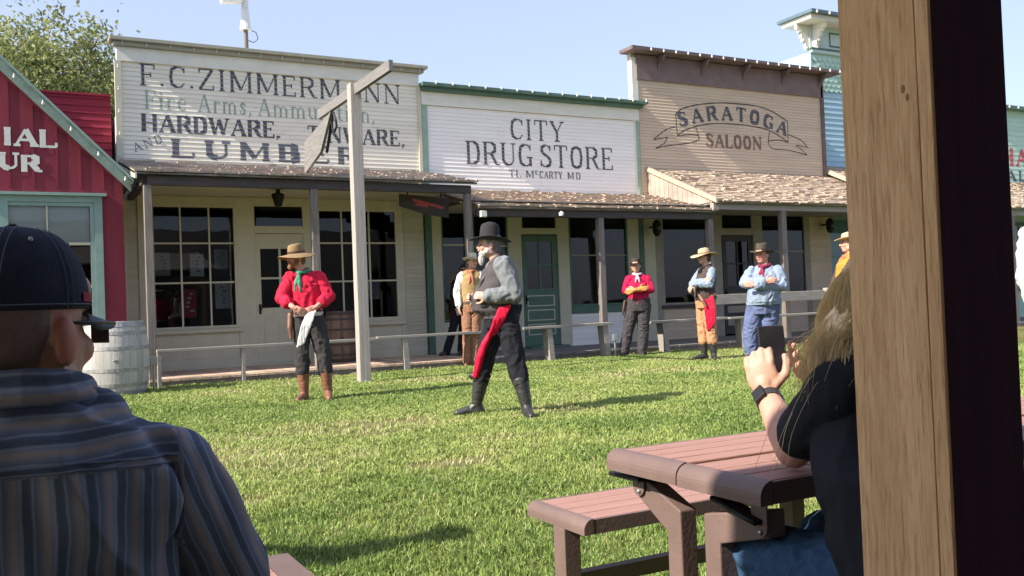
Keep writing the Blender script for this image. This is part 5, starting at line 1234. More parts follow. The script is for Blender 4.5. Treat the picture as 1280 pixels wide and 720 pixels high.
# ---- bearded man in black hat
t, J, F_, Rh = person('bearded man in black hat and grey vest with red sash and red striped trousers', (3.9, 7.55, 0), -27.3,
 dict(hc=(-.045, .02, 1.575), hyaw=-84, neck=(.03, .02, 1.44), sR=(.0, .17, 1.365), sL=(.075, -.17, 1.375), eR=(-.01, .20, 1.12), eL=(.165, -.21, 1.115), wR=(-.17, .03, 1.10), wL=(-.08, -.215, 1.105), waist=(.035, 0, 1.04),
  hR=(.0, .085, .90), hL=(.085, -.085, .90), hyawt=R(-98), kR=(-.125, .10, .53), kL=(.155, -.13, .50), aR=(-.22, .15, .11), aL=(.235, -.18, .11), tR=(-.40, .13, 0), tL=(.27, -.36, 0), handL=dict(d=(-1, .05, .12), n=(.1, 1, -.3), curl=1.3, thumb=1), handR=dict(d=(-.9, -.4, 0), n=(.3, -1, 0), curl=1.2, thumb=-1)),
 dict(g=dict(hip=.155, hipd=.145, waist=.165, waistd=.165, chest=.185, chestd=.155, belly=.055), shirt=C['greysh'], sleeve=.95, puff=.030, pants=C['blackw'], baggy=.020, pant_end=.5, cuff=.068, boots=C['bootblk'], boot_top=.42, vest=C['vestgrey'], vest_low=.90, beard=C['beard_w'], beard_len=.06, hair=C['hair_gr'], hat=C['hatblk'], band=C['blackw'], hatp=dict(brim=.178, crown=.16, up=.03, dent=.045, rc=.086, tilt=R(-4)), arm=.052, leg=.088), 'performers in western dress')
# braided strap down the vest front, cuffs, sash and trouser stripe
b = Blob(); b.chain([(.01, -.06, 1.43), (-.06, -.10, 1.34), (-.125, -.11, 1.24), (-.15, -.10, 1.13)], [.016]*4); b.build('braided_strap', C['bootblk'], t, .006, 1, .004, 60)
b = Blob(); b.chain([(.06, -.225, 1.112), (-.055, -.222, 1.106)], [.047, .040]); b.build('beaded_cuff', C['bootblk'], t, .006, 1, .003, 60)
drape(t, 'sash', C['redsash'], [(.075, -.212, 1.0), (.03, -.212, .91), (-.015, -.185, .82), (-.05, -.15, .755)], [(.045, .0, .01), (.052, 0, .022), (.045, 0, .022), (.025, 0, .012)], .012)
b = Blob(); b.chain([(-.075, -.01, .74), (-.125, .0, .66), (-.165, .012, .56), (-.195, .035, .45), (-.215, .06, .38)], [.030, .034, .036, .034, .030]); b.build('red_trouser_stripe', C['redsash'], t, .007, 2, .004, 16)
b = Blob(); b.ell((-.235, .15, .37), (.05, .05, .03)); b.build('boot_fringe', C['bootblk'], t, .006, 1, .008, 50)

# ---- woman in red shirt
t, J, F_, Rh = person('woman in a crimson shirt and brown hat with orange gloves and folded arms', (10.13, 14.0, 0), -35.9,
 dict(hc=(.035, -.02, 1.665), hyaw=-6, neck=(.055, 0, 1.53), sR=(-.105, .0, 1.425), sL=(.235, .0, 1.425), eR=(-.185, -.06, 1.22), eL=(.30, -.06, 1.21), wR=(.07, -.26, 1.23), wL=(.0, -.28, 1.22), waist=(.06, 0, 1.10), hR=(-.04, 0, .92), hL=(.155, 0, .92), kR=(-.155, 0, .50), kL=(.125, 0, .50), aR=(-.24, 0, .09), aL=(.09, 0, .08), tR=(-.27, -.15, 0), tL=(.10, -.16, 0),
  handR=dict(d=(1, -.1, .1), n=(0, 1, 0), curl=.4, thumb=1), handL=dict(d=(-1, -.1, .0), n=(0, 1, 0), curl=.4, thumb=-1)),
 dict(g=dict(hip=.205, hipd=.15, waist=.175, waistd=.14, chest=.165, chestd=.13, bust=.035, belly=.02), shirt=C['crimson'], puff=.018, pants=C['dkgrey'], baggy=.03, pant_end=1.0, cuff=.085, leg=.10, boots=C['bootblk'], boot_top=.97, kerchief=C['purple'], ktail=.12, hair=C['hair_br'], hair_extra=[((.07, .02, -.09), (.03, .03, .08)), ((-.07, .02, -.09), (.03, .03, .08))], hat=C['hatdbr'], hatp=dict(brim=.18, crown=.10, up=.035, dent=.02)), 'performers in western dress')
b = Blob(); hand(b, (.07, -.262, 1.232), (1, -.1, .1), (0, 1, 0), 1.15, .4, 1); b.cap((.0, -.235, 1.228), (.07, -.262, 1.232), .040, .036); b.build('glove', C['glove'], t, .006, 2)
b = Blob(); hand(b, (.0, -.285, 1.222), (-1, -.1, -.3), (0, 1, 0), 1.15, .4, -1); b.cap((.09, -.25, 1.22), (.0, -.285, 1.222), .040, .036); b.build('glove', C['glove'], t, .006, 2)
b = Blob(); b.chain([(-.19, -.06, 1.02), (-.22, -.08, .88), (-.24, -.09, .78)], [.03, .028, .016]); b.build('holster', C['leather'], t, .006, 1)

# ---- performer with the straw hat
t, J, F_, Rh = person('performer in wide straw hat, brown vest and long red sash over tan trousers', (10.02, 11.93, 0), -40.0,
 dict(hc=(.03, -.0, 1.695), hyaw=-72, neck=(.065, .01, 1.545), sR=(-.03, .15, 1.455), sL=(.135, -.12, 1.455), eR=(-.17, .05, 1.26), eL=(.10, -.24, 1.24), wR=(.0, -.22, 1.30), wL=(-.175, -.22, 1.255), waist=(.035, 0, 1.12), hyawt=R(-55),
  hR=(-.025, .06, .95), hL=(.075, -.06, .95), kR=(-.04, .06, .50), kL=(.09, -.08, .50), aR=(-.03, .08, .09), aL=(.12, -.08, .09), tR=(-.18, -.02, 0), tL=(.14, -.26, 0), handL=dict(d=(-.5, -.1, -.9), n=(.5, .8, 0), curl=.7, thumb=1), handR=dict(d=(.8, -.5, .2), n=(-.3, -1, 0), curl=.4, thumb=1)),
 dict(g=dict(hip=.16, hipd=.135, waist=.155, waistd=.14, chest=.16, chestd=.13, belly=.02), shirt=C['bluesh'], puff=.018, pants=C['tanpant'], baggy=.024, pant_end=.45, cuff=.085, leg=.085, boots=C['bootblk'], boot_top=.38, vest=C['brvest'], belt=C['leather'], kerchief=C['blackw'], ktail=.08, hair=C['hair_br'], hat=C['straw'], band=C['hatbrn'], hatp=dict(brim=.205, crown=.105, up=-.01, dent=.01, rc=.092, floppy=.05, tilt=R(5))), 'performers in western dress')
drape(t, 'sash', C['redsash'], [(.07, -.165, 1.04), (.085, -.19, .85), (.09, -.185, .62), (.05, -.17, .50)], [(.07, 0, .0), (.075, 0, 0), (.065, 0, 0), (.015, 0, 0)], .013)
b = Blob(); b.chain([(-.08, -.17, 1.08), (-.02, -.21, .98), (.03, -.23, .88)], [.02, .032, .018]); b.build('holster', C['bootbrn'], t, .006, 1)
b = Blob(); b.chain([(-.12, -.19, 1.17), (-.09, -.185, 1.10)], [.016, .014]); b.build('pistol_grip', C['bootblk'], t, .006, 1)

# ---- man in blue shirt
t, J, F_, Rh = person('heavy-set man in pale blue shirt, maroon scarf and olive hat with folded arms', (8.89, 9.65, 0), -42.7,
 dict(hc=(.205, -.01, 1.575), hyaw=-34, neck=(.235, .01, 1.445), sR=(.055, .02, 1.345), sL=(.395, .0, 1.345), eR=(-.035, -.06, 1.20), eL=(.455, -.07, 1.15), wR=(.22, -.30, 1.21), wL=(.09, -.32, 1.16), waist=(.205, 0, 1.00), hR=(.09, 0, .86), hL=(.285, 0, .86), kR=(.0, 0, .50), kL=(.24, 0, .50), aR=(-.0, 0, .10), aL=(.235, 0, .10), tR=(-.08, -.17, 0), tL=(.2, -.19, 0),
  handR=dict(d=(1, -.1, .1), n=(0, 1, 0), curl=.4, thumb=1), handL=dict(d=(-1, -.1, .2), n=(0, 1, 0), curl=.4, thumb=-1)),
 dict(g=dict(hip=.20, hipd=.16, waist=.205, waistd=.18, chest=.20, chestd=.15, belly=.04, bust=.02), shirt=C['bluesh'], puff=.020, pants=C['blujean'], baggy=.02, pant_end=.62, cuff=.082, leg=.105, arm=.056, boots=C['bootbrn'], boot_top=.6, belt=C['bluesh'], kerchief=C['maroon'], ktail=.18, kturn=-.3, hair=C['hair_br'], hat=C['hatolive'], band=C['blackw'], skin=C['skin_red'], hatp=dict(brim=.165, crown=.12, up=.02, dent=.02, rc=.09)), 'performers in western dress')

# ---- man in tan vest
t, J, F_, Rh = person('man in cream hat, tan vest and white sleeves beside the bearded man', (6.91, 14.39, 0), -25.7,
 dict(hc=(.075, -.01, 1.80), hyaw=38, neck=(.045, .0, 1.665), sR=(-.115, .0, 1.56), sL=(.205, .0, 1.56), eR=(-.205, .02, 1.29), eL=(.26, .0, 1.30), wR=(-.185, -.06, 1.04), wL=(.13, -.17, 1.20), waist=(.035, 0, 1.18), hR=(-.035, 0, 1.02), hL=(.105, 0, 1.02), kR=(-.055, -.02, .56), kL=(.085, -.01, .56), aR=(-.07, 0, .10), aL=(.07, 0, .10), tR=(-.10, -.16, 0), tL=(.10, -.16, 0),
  handR=dict(d=(.1, -.1, -1), n=(1, .3, 0), curl=.5, thumb=-1), handL=dict(d=(-.9, -.3, 0), n=(0, 1, 0), curl=.6, thumb=1)),
 dict(g=dict(hip=.145, hipd=.11, waist=.14, waistd=.11, chest=.155, chestd=.12), shirt=C['white'], puff=.026, pants=C['chaps'], baggy=.024, pant_end=1.0, cuff=.08, leg=.08, boots=C['bootbrn'], boot_top=.95, vest=C['tanvest'], belt=C['leather'], kerchief=C['rust'], ktail=.2, hair=C['hair_br'], hat=C['hatcream'], hatp=dict(brim=.165, crown=.11, up=.03, dent=.02)), 'performers in western dress')
# ---- dark figure leaning on the porch
t, J, F_, Rh = person('black clad figure on the porch half hidden behind the tan vested man', (7.3, 16.05, .12), -24.5,
 dict(hc=(.30, .03, 1.58), hyaw=-20, neck=(.27, .03, 1.45), sR=(.10, .03, 1.36), sL=(.42, .03, 1.36), eR=(.06, .03, 1.10), eL=(.46, .0, 1.10), wR=(.12, -.10, .90), wL=(.36, -.12, .92), waist=(.22, .03, 1.03), hR=(.13, .02, .88), hL=(.27, .02, .88), kR=(.02, 0, .46), kL=(.22, 0, .46), aR=(-.10, 0, .08), aL=(.17, .0, .08), tR=(-.22, -.08, 0), tL=(.13, -.16, 0)),
 dict(g=dict(hip=.14, waist=.14, chest=.155), shirt=C['blackw'], pants=C['blackw'], pant_end=.97, cuff=.07, boots=C['bootblk'], boot_top=.97, hair=C['hair_br'], hat=C['hatblk'], hatp=dict(brim=.13, crown=.10)), 'performers in western dress')
# ---- orange vest
t, J, F_, Rh = person('performer in an orange vest partly hidden by the timber post', (9.14, 8.15, 0), -48.3,
 dict(hc=(.04, -.0, 1.63), hyaw=-80, neck=(.05, .02, 1.49), sR=(-.03, .15, 1.40), sL=(.10, -.14, 1.40), eR=(-.13, .15, 1.15), eL=(-.06, -.24, 1.17), wR=(-.10, -.1, 1.10), wL=(.08, -.32, 1.14), waist=(.06, 0, 1.05), hyawt=R(-70), hR=(.03, .08, .9), hL=(.1, -.08, .9), kR=(.03, .08, .5), kL=(.1, -.08, .5), aR=(.03, .08, .09), aL=(.1, -.1, .09), tR=(-.14, .06, 0), tL=(-.07, -.14, 0)),
 dict(g=dict(hip=.16, hipd=.15, waist=.16, waistd=.16, chest=.165, chestd=.15, belly=.03), shirt=C['brvest'], puff=.02, pants=C['dkgrey'], pant_end=.97, boots=C['bootbrn'], boot_top=.95, vest=C['orange'], kerchief=C['rust'], hair=C['hair_br'], hat=C['straw'], hatp=dict(brim=.16, crown=.09)), 'performers in western dress')
# ---- white shirted bystander at the right edge
t, J, F_, Rh = person('bystander in a loose pale shirt cut off by the right edge', (6.47, 4.02, -.05), -58.0,
 dict(hc=(.11, .0, 1.66), hyaw=-150, neck=(.11, .0, 1.51), sR=(.28, .05, 1.41), sL=(-.06, -.02, 1.41), eR=(.34, .05, 1.12), eL=(-.09, .0, 1.12), wR=(.3, .15, .9), wL=(-.05, .1, .9), waist=(.10, 0, 1.05), hyawt=R(180), hR=(.18, 0, .92), hL=(.03, 0, .92), kR=(.19, 0, .5), kL=(.02, 0, .5), aR=(.19, 0, .09), aL=(.02, 0, .09), tR=(.22, .17, 0), tL=(-.02, .17, 0)),
 dict(g=dict(waist=.16, hip=.16), shirt=C['white'], puff=.025, pants=C['blujean'], pant_end=.97, boots=C['bootblk'], boot_top=.95, hair=C['hair_gr']), 'spectators')

# ---- seated man in the foreground
def striped_mat():
    m = bpy.data.materials.new('striped_shirt_cotton'); m.use_nodes = True; t = m.node_tree; N = t.nodes; L = t.links; b = N['Principled BSDF']
    b.inputs['Roughness'].default_value = .9; b.inputs['Specular IOR Level'].default_value = .12
    at = N.new('ShaderNodeVertexColor'); at.layer_name = 'tint'; sp = N.new('ShaderNodeSeparateColor'); L.new(at.outputs[0], sp.inputs[0])
    tc = N.new('ShaderNodeTexCoord'); nz = N.new('ShaderNodeTexNoise'); nz.inputs['Scale'].default_value = 7; L.new(tc.outputs['Object'], nz.inputs[0])
    a = N.new('ShaderNodeMath'); a.operation = 'MULTIPLY_ADD'; a.inputs[1].default_value = .022; L.new(nz.outputs[0], a.inputs[0]); L.new(sp.outputs[0], a.inputs[2])
    d = N.new('ShaderNodeMath'); d.operation = 'DIVIDE'; d.inputs[1].default_value = .037; L.new(a.outputs[0], d.inputs[0])
    f = N.new('ShaderNodeMath'); f.operation = 'FRACT'; L.new(d.outputs[0], f.inputs[0])
    r = N.new('ShaderNodeValToRGB'); e = r.color_ramp.elements; e[0].position = 0; e[0].color = (0.112, 0.144, 0.208, 1); e[1].position = 1; e[1].color = (0.112, 0.144, 0.208, 1)
    for p, c in ((.16, (0.120, 0.152, 0.224)), (.24, (0.304, 0.352, 0.448)), (.30, (0.160, 0.200, 0.288)), (.42, (0.224, 0.264, 0.344)), (.55, (0.384, 0.328, 0.320)), (.66, (0.408, 0.352, 0.336)), (.76, (0.256, 0.304, 0.416)), (.86, (0.320, 0.368, 0.464)), (.92, (0.120, 0.152, 0.224))):
        q = e.new(p); q.color = (*c, 1)
    L.new(f.outputs[0], r.inputs[0])
    n2 = N.new('ShaderNodeTexNoise'); n2.inputs['Scale'].default_value = 260; n2.inputs['Detail'].default_value = 3; L.new(tc.outputs['Object'], n2.inputs[0])
    mx = N.new('ShaderNodeMix'); mx.data_type = 'RGBA'; mx.blend_type = 'MULTIPLY'; mx.inputs[0].default_value = .25; L.new(r.outputs[0], mx.inputs[6]); L.new(n2.outputs[0], mx.inputs[7]); 
    L.new(mx.outputs[2], b.inputs['Base Color'])
    bp = N.new('ShaderNodeBump'); bp.inputs['Strength'].default_value = .3; bp.inputs['Distance'].default_value = .002; L.new(n2.outputs[0], bp.inputs['Height']); L.new(bp.outputs[0], b.inputs['Normal'])
    return m
STRIPE = striped_mat()
mt = thing('person', (.02, 1.5, -.13), 'man seen from behind in blue striped shirt and dark cap at lower left', 'person', 'spectators', rz=R(-.8))
hc = V3((-.015, .0, 1.118)); b = Blob(); Fm, Rm_ = head(b, hc, R(140), 0, 1.08)
b.cap((-.01, .0, .98), (-.01, .0, 1.09), .078, .066); b.ell((-.02, -.03, 1.03), (.072, .05, .06))
gm_ = dict(hip=.18, hipd=.15, waist=.19, waistd=.16, chest=.19, chestd=.13, belly=.03)
JM = {k: V3(v) for k, v in dict(neck=(-.01, .0, 1.03), sR=(.18, .0, .90), sL=(-.235, .0, .92), eR=(.285, .06, .66), eL=(-.33, .1, .66), wR=(.30, .30, .62), wL=(-.2, .34, .66), waist=(-.01, .0, .66), hR=(.10, .0, .52), hL=(-.12, .0, .52), kR=(.16, .44, .50), kL=(-.18, .44, .50), aR=(.16, .40, .08), aL=(-.18, .42, .08)).items()}
torso(b, JM, gm_, -.02)
for s_ in 'RL':
    b.chain([JM['s'+s_], JM['e'+s_], JM['w'+s_]], [.052, .045, .03]); b.chain([JM['h'+s_], JM['k'+s_], JM['a'+s_], JM['a'+s_]+V3((0, .02, -.05)), JM['a'+s_]+V3((0, .17, -.055))], [.085, .06, .042, .04, .03])
    hand(b, JM['w'+s_], (-.3 if s_ == 'R' else .3, 1, -.1), (0, 0, -1), 1, .6, -1 if s_ == 'R' else 1)
ft = face_tint(Fm, Rm_, 1.08)
def mt_t(p):
    q = Rm_.transposed() @ (p-Fm(0, 0, 0))/1.08
    if p.z > 1.03 and q.y > .03 and q.z > -.055+.5*max(0, .05-q.y): k_ = .5+.5*noise.noise(p*220); return (.30+.14*k_, .36+.15*k_, .42+.16*k_)
    if abs(q.x) > .074 and q.z > -.06: return (.95, .62, .58)  # ears reddened in the colour as if light shone through them
    return ft(p)
b.build('body', C['skin'], mt, .0045, 2, tint=mt_t)
b = Blob(); torso(b, JM, gm_, .012)
b.loft([(V3((-.01, .0, .50)), .215, .18, 0), (V3((-.01, .0, .66)), .21, .18, 0)])
b.ell((-.015, -.05, .87), (.20, .115, .15)); b.ell((-.01, -.02, .96), (.15, .10, .085))
for s_, q in (('R', 1), ('L', -1)):
    sh_, e, w_ = JM['s'+s_], JM['e'+s_], JM['w'+s_]; b.cap(sh_-V3((q*.06, 0, -.012)), sh_, .076, .066); b.chain([sh_, sh_.lerp(e, .5), e, e.lerp(w_, .55)], [.068, .067, .065, .058])
def su(p):
    x, y, z = p
    seam = .935-.10*max(0, abs(x)-.05)
    if x > .19: return (p.x-(.92-z)*.40+.02, 1, 0)
    if x < -.235: return (-.235+(x+.235)+(.92-z)*.42, 1, 0)
    if z > seam and y < .05: return (z*1.0+.01, 0, 0)
    return (x, 1, 0)
shirt_o = b.build('shirt', STRIPE, mt, .005, 3, .021, 8.0, (1, 1, .40), tint=su, seed=5)
from mathutils.bvhtree import BVHTree
bv = BVHTree.FromPolygons([v.co.copy() for v in shirt_o.data.vertices], [tuple(p.vertices) for p in shirt_o.data.polygons])
for dz, rr_ in ((0, .0022), (.009, .0022)):
    pts = []
    for i in range(41):
        x = -.20+.385*i/40; z = .937-.10*max(0, abs(x)-.05)+dz
        h_ = bv.ray_cast(V3((x, -.6, z)), V3((0, 1, 0)))[0]
        if h_: pts.append(h_+V3((0, -.0006, 0)))
    MB().tube(pts, rr_, 6).build('yoke_seam', STRIPE, mt, smooth=True, local=True)
b = Blob()
for i in range(20):
    f = lambda q: V3((-.012+.083*math.cos(q), -.0+.085*math.sin(q), 1.035-.022*math.sin(q)))
    q0, q1 = 2*math.pi*i/20, 2*math.pi*(i+1)/20; b.cap(f(q0), f(q1), .016, .016, 8); b.cap(f(q0)+V3((.012*math.cos(q0), .012*math.sin(q0), -.022)), f(q1)+V3((.012*math.cos(q1), .012*math.sin(q1), -.022)), .016, .016, 8)
b.build('collar', STRIPE, mt, .004, 3, tint=lambda p: (p.z*.8, 0, 0))
b = Blob(); b.loft([(V3((-.01, 0, .44)), .18, .16, 0), (V3((-.01, 0, .58)), .19, .17, 0)])
for s_ in 'RL': b.chain([JM['h'+s_], JM['k'+s_], JM['a'+s_]], [.105, .08, .06])
b.build('trousers', C['jeans'], mt, .009, 3, .006)
# cap
CN = mat('navy_cap_cotton', (.034, .042, .066), .85, .2, 20, bump=.3, bscale=300, spec=.15)
def dome(o, Rm, rx, ry, h, zf, n=36, k=10):
    V = []; Fc = []
    for j in range(k+1):
        a = math.pi/2*j/k
        for i in range(n):
            q = 2*math.pi*i/n; ca = math.cos(a)**.75 if j < k else .02; z = h*math.sin(a)**1.05
            seam = 1-.012*math.exp(-((math.sin(3*q))/.12)**2)
            V.append(tuple(o+Rm @ V3((rx*ca*seam*math.cos(q), ry*ca*seam*math.sin(q), z+zf(q)*(1-j/k)))))
    for j in range(k):
        for i in range(n): Fc.append((j*n+i, j*n+(i+1) % n, (j+1)*n+(i+1) % n, (j+1)*n+i))
    return V, Fc
Rc = Rm_ @ Matrix.Rotation(R(6), 3, 'X'); oc = Fm(0, .006, .030)
V, Fc = dome(oc, Rc, .090, .108, .122, lambda q: -.012*math.sin(q))
me = bpy.data.meshes.new('cap'); me.from_pydata(V, [], Fc); me.update(); cp = link('cap', me, CN, mt, smooth=True); so_ = cp.modifiers.new('s', 'SOLIDIFY'); so_.thickness = .003; ss = cp.modifiers.new('u', 'SUBSURF'); ss.levels = ss.render_levels = 1
V = []; Fc = []; n = 22
for j in range(7):
    for i in range(n+1):
        u = -1+2*i/n; a = u*1.05; r0 = 1+.0; x = .088*math.sin(a); y0 = -.102*math.cos(a); ext = .085*j/6*math.cos(u*1.35)**.6 if abs(u) < .999 else .004*j
        V.append(tuple(oc+Rc @ V3((x*(1+.0*j), y0-ext, .008-.020*(x/.088)**2*1.3-.012*j/6+.0))))
for j in range(6):
    for i in range(n): Fc.append((j*(n+1)+i, j*(n+1)+i+1, (j+1)*(n+1)+i+1, (j+1)*(n+1)+i))
me = bpy.data.meshes.new('visor'); me.from_pydata(V, [], Fc); me.update(); vs_ = link('visor', me, mat('grey_cap_visor', (.11, .135, .15), .85, .2, 20, bump=.2, bscale=300), cp, smooth=True); q = vs_.modifiers.new('s', 'SOLIDIFY'); q.thickness = .004
STI = mat('grey_stitching', (.13, .15, .18), .8, .1, 20)
mb = MB()
def cp_at(q, a, k=1.012):
    ca = math.cos(a)**.75; sm_ = 1-.012*math.exp(-((math.sin(3*q))/.12)**2); return oc+Rc @ V3((.090*ca*k*sm_*math.cos(q), .108*ca*k*sm_*math.sin(q), .122*math.sin(a)**1.05*k-.012*math.sin(q)*(1-a/(math.pi/2))))
for kq in range(6):
    for dq in (-.05, .05): mb.tube([cp_at(kq*math.pi/3+dq/max(.25, math.cos(a_)), a_) for a_ in [x*.1 for x in range(0, 14)]], .0007, 5)
mb.tube([cp_at(i*2*math.pi/48, .07) for i in range(49)], .0012, 5); mb.build('stitching', STI, cp, smooth=True, local=True)
MB().sphere(cp_at(0, 1.5), (.008, .008, .005), 10, 6).build('button', CN, cp, smooth=True, local=True)
mb = MB()
for kq in range(6): mb.sphere(cp_at(kq*math.pi/3+.5, .95, 1.0), .0035, 8, 5)
mb.build('eyelet', mat('white_stitch', (.6, .6, .6), .7), cp, smooth=True, local=True)
mb = MB(); qs = [math.pi+.28+.075*i for i in range(9)]
for q0, q1 in zip(qs[:-1], qs[1:]): mb.add([cp_at(q0, .10, 1.018), cp_at(q1, .10, 1.018), cp_at(q1, .22, 1.018), cp_at(q0, .22, 1.018)], [(0, 1, 2, 3)])
mb.build('red_patch', mat('red_embroidery', (.30, .02, .04), .8, .1, 30), cp, local=True)
# glasses
mb = MB(); mb.tube([Fm(-.080, .015, .012), Fm(-.083, -.05, .012), Fm(-.074, -.096, .010)], .0028, 6); mb.tube([Fm(.080, .015, .012), Fm(.083, -.05, .012), Fm(.074, -.096, .010)], .0028, 6); mb.tube([Fm(-.012, -.115, .012), Fm(.012, -.115, .012)], .002, 6)
go = mb.build('glasses', C['bootblk'], mt, smooth=True, local=True)
mb = MB()
for q in (-1, 1): mb.obox(Fm(q*.042, -.107, -.004), Rm_ @ V3((.020, q*.006, 0)), Rm_ @ V3((0, .0012, 0)), (0, 0, .015))
mb.build('lens', mat('grey_lens', (.10, .10, .10), .1, .05, 5, spec=.6), go, local=True, bevel=.004)

# ---- woman filming with a phone
wr_ = V3((1.55, 1.22, -.13)); wt = thing('person', tuple(wr_), 'woman with long blonde hair and a black t-shirt, elbows on the picnic table', 'person', 'spectators')
JW = {k: V3(v)-wr_ for k, v in dict(neck=(1.635, 1.385, .85), sL=(1.455, 1.335, .800), sR=(1.775, 1.44, .80), eL=(1.497, 1.505, .662), eR=(1.88, 1.56, .662), wL=(1.578, 1.665, .765), wR=(1.865, 1.755, .775), waist=(1.525, 1.235, .60), hL=(1.43, 1.16, .42), hR=(1.60, 1.18, .42), kL=(1.51, 1.62, .40), kR=(1.72, 1.62, .40), aL=(1.50, 1.58, -.03), aR=(1.70, 1.60, -.03)).items()}
hcw = V3((1.675, 1.45, .932))-wr_; b = Blob(); Fw, Rw = head(b, hcw, R(-192), R(-6), .98)
b.cap(JW['neck']+V3((0, 0, -.04)), Fw(0, .02, -.06), .05, .046); gw = dict(hip=.17, hipd=.14, waist=.155, waistd=.13, chest=.165, chestd=.125, belly=.02)
torso(b, JW, gw, -.02)
for s_ in 'LR': b.chain([JW['s'+s_], JW['s'+s_].lerp(JW['e'+s_], .5), JW['e'+s_], JW['e'+s_].lerp(JW['w'+s_], .35), JW['w'+s_]], [.056, .052, .040, .039, .027]); b.chain([JW['h'+s_], JW['k'+s_], JW['a'+s_], JW['a'+s_]+V3((0, .02, -.05)), JW['a'+s_]+V3((0, .16, -.055))], [.075, .055, .038, .035, .028])
hand(b, JW['wL'], (-.06, .22, 1), (.72, .62, -.05), .93, 0, -1, fing=[1.15, 1.25, 1.35, 1.45], r=.0092)
hand(b, JW['wR'], (-.75, .25, .45), (-.1, -.75, .6), .93, 0, 1, fing=[.55, .75, .85, .95], r=.0090)
b.build('body', skin_mat('tanned_skin', (.50, .285, .21)), wt, .0035, 2, tint=face_tint(Fw, Rw, .98))
b = Blob(); torso(b, JW, gw, .014); b.loft([(JW['waist'].lerp((JW['hL']+JW['hR'])/2, .95), .185, .15, math.pi+.12), (JW['waist']+V3((0, 0, .02)), .17, .145, math.pi+.2)])
for s_ in 'LR':
    e_ = JW['s'+s_].lerp(JW['e'+s_], .66); b.chain([JW['s'+s_], e_], [.062, .067]); dv = (JW['e'+s_]-JW['s'+s_]).normalized()
b.build('tshirt', C['tee'], wt, .005, 4, .011, 7, (1, 1, .8), seed=8)
b = Blob(); b.loft([((JW['hL']+JW['hR'])/2+V3((0, 0, -.04)), .175, .15, 0), ((JW['hL']+JW['hR'])/2+V3((0, .0, .09)), .165, .135, 0)])
for s_ in 'LR': b.chain([JW['h'+s_], JW['k'+s_], JW['k'+s_].lerp(JW['a'+s_], .95)], [.098, .076, .058])
b.build('jeans', mat('dark_denim', (.04, .085, .155), .85, .3, 60, bump=.5, bscale=500, spec=.15), wt, .005, 2, .012, 16, (1, .7, 1), seed=2)
# wrist watch
wd_ = (JW['wL']-JW['eL']).normalized(); wc = JW['wL']-wd_*.022; mb = MB(); u_ = wd_.cross(V3((0, 0, 1))).normalized(); v_ = wd_.cross(u_)
pts = [wc+(u_*math.cos(2*math.pi*i/20)+v_*math.sin(2*math.pi*i/20))*.0305 for i in range(20)]
for i in range(20): mb.obox((pts[i]+pts[(i+1) % 20])/2, (pts[(i+1) % 20]-pts[i])*.56, wd_*.011, ((pts[i]+pts[(i+1) % 20])/2-wc).normalized()*.0018)
wo_ = mb.build('watch_strap', C['bootblk'], wt, local=True)
fd = (V3((-.75, -.3, .1))-wd_*V3((-.75, -.3, .1)).dot(wd_)).normalized(); MB().obox(wc+fd*.035, wd_*.019, wd_.cross(fd)*.016, fd*.005).build('watch_case', M['black'], wo_, local=True, bevel=.003)
# hair: solid mass under many fine strands
HB = mat('blonde_hair', (1, .85, .56), .4, .06, 30, (1, 1, .2), attr='tint', spec=.4)
_t = HB.node_tree; _b = _t.nodes['Principled BSDF']; _tr = _t.nodes.new('ShaderNodeBsdfTranslucent'); _mx = _t.nodes.new('ShaderNodeMixShader'); _mx.inputs[0].default_value = .6
_l = _b.inputs['Base Color'].links[0].from_socket; _t.links.new(_l, _tr.inputs[0]); _t.links.new(_b.outputs[0], _mx.inputs[1]); _t.links.new(_tr.outputs[0], _mx.inputs[2]); _t.links.new(_mx.outputs[0], _t.nodes['Material Output'].inputs[0])
W2_ = lambda x, y, z: V3((x, y, z))-wr_
b = Blob(); Fh2 = Fw
b.ell(Fh2(0, .02, .035), (.085, .098, .088), Rw).ell(Fh2(0, .055, -.04), (.075, .05, .09), Rw)
b.chain([Fh2(.03, .02, .02), W2_(1.585, 1.42, .905), W2_(1.535, 1.395, .865), W2_(1.515, 1.385, .835)], [.070, .056, .042, .022]); b.chain([Fh2(-.01, .05, -.0), W2_(1.68, 1.37, .88), W2_(1.67, 1.34, .83)], [.065, .05, .028]); b.chain([W2_(1.60, 1.41, .88), W2_(1.66, 1.37, .86)], [.06, .055])
b.build('hair', mat('blonde_underlayer', (.80, .62, .36), .6, .22, 110, (1, 1, .08), attr='tint', bump=.5, bscale=200), wt, .005, 2, .006, 42, (1, 1, .14), cut=lambda p: (Rw.transposed() @ (p-Fw(0, 0, 0))).y < -.05 and (Rw.transposed() @ (p-Fw(0, 0, 0))).z < .05)
hv = []; hf = []; ht = []; rr = random.Random(11)
mbh = MB()
def cr_(P, k=5):
    out = []
    for i in range(len(P)-1):
        p0 = P[max(i-1, 0)]; p1 = P[i]; p2 = P[i+1]; p3 = P[min(i+2, len(P)-1)]
        for j in range(k): t_ = j/k; out.append(.5*((2*p1)+(-p0+p2)*t_+(2*p0-5*p1+4*p2-p3)*t_*t_+(-p0+3*p1-3*p2+p3)*t_**3))
    out.append(P[-1]); return out
W2 = lambda x, y, z: V3((x, y, z))-wr_
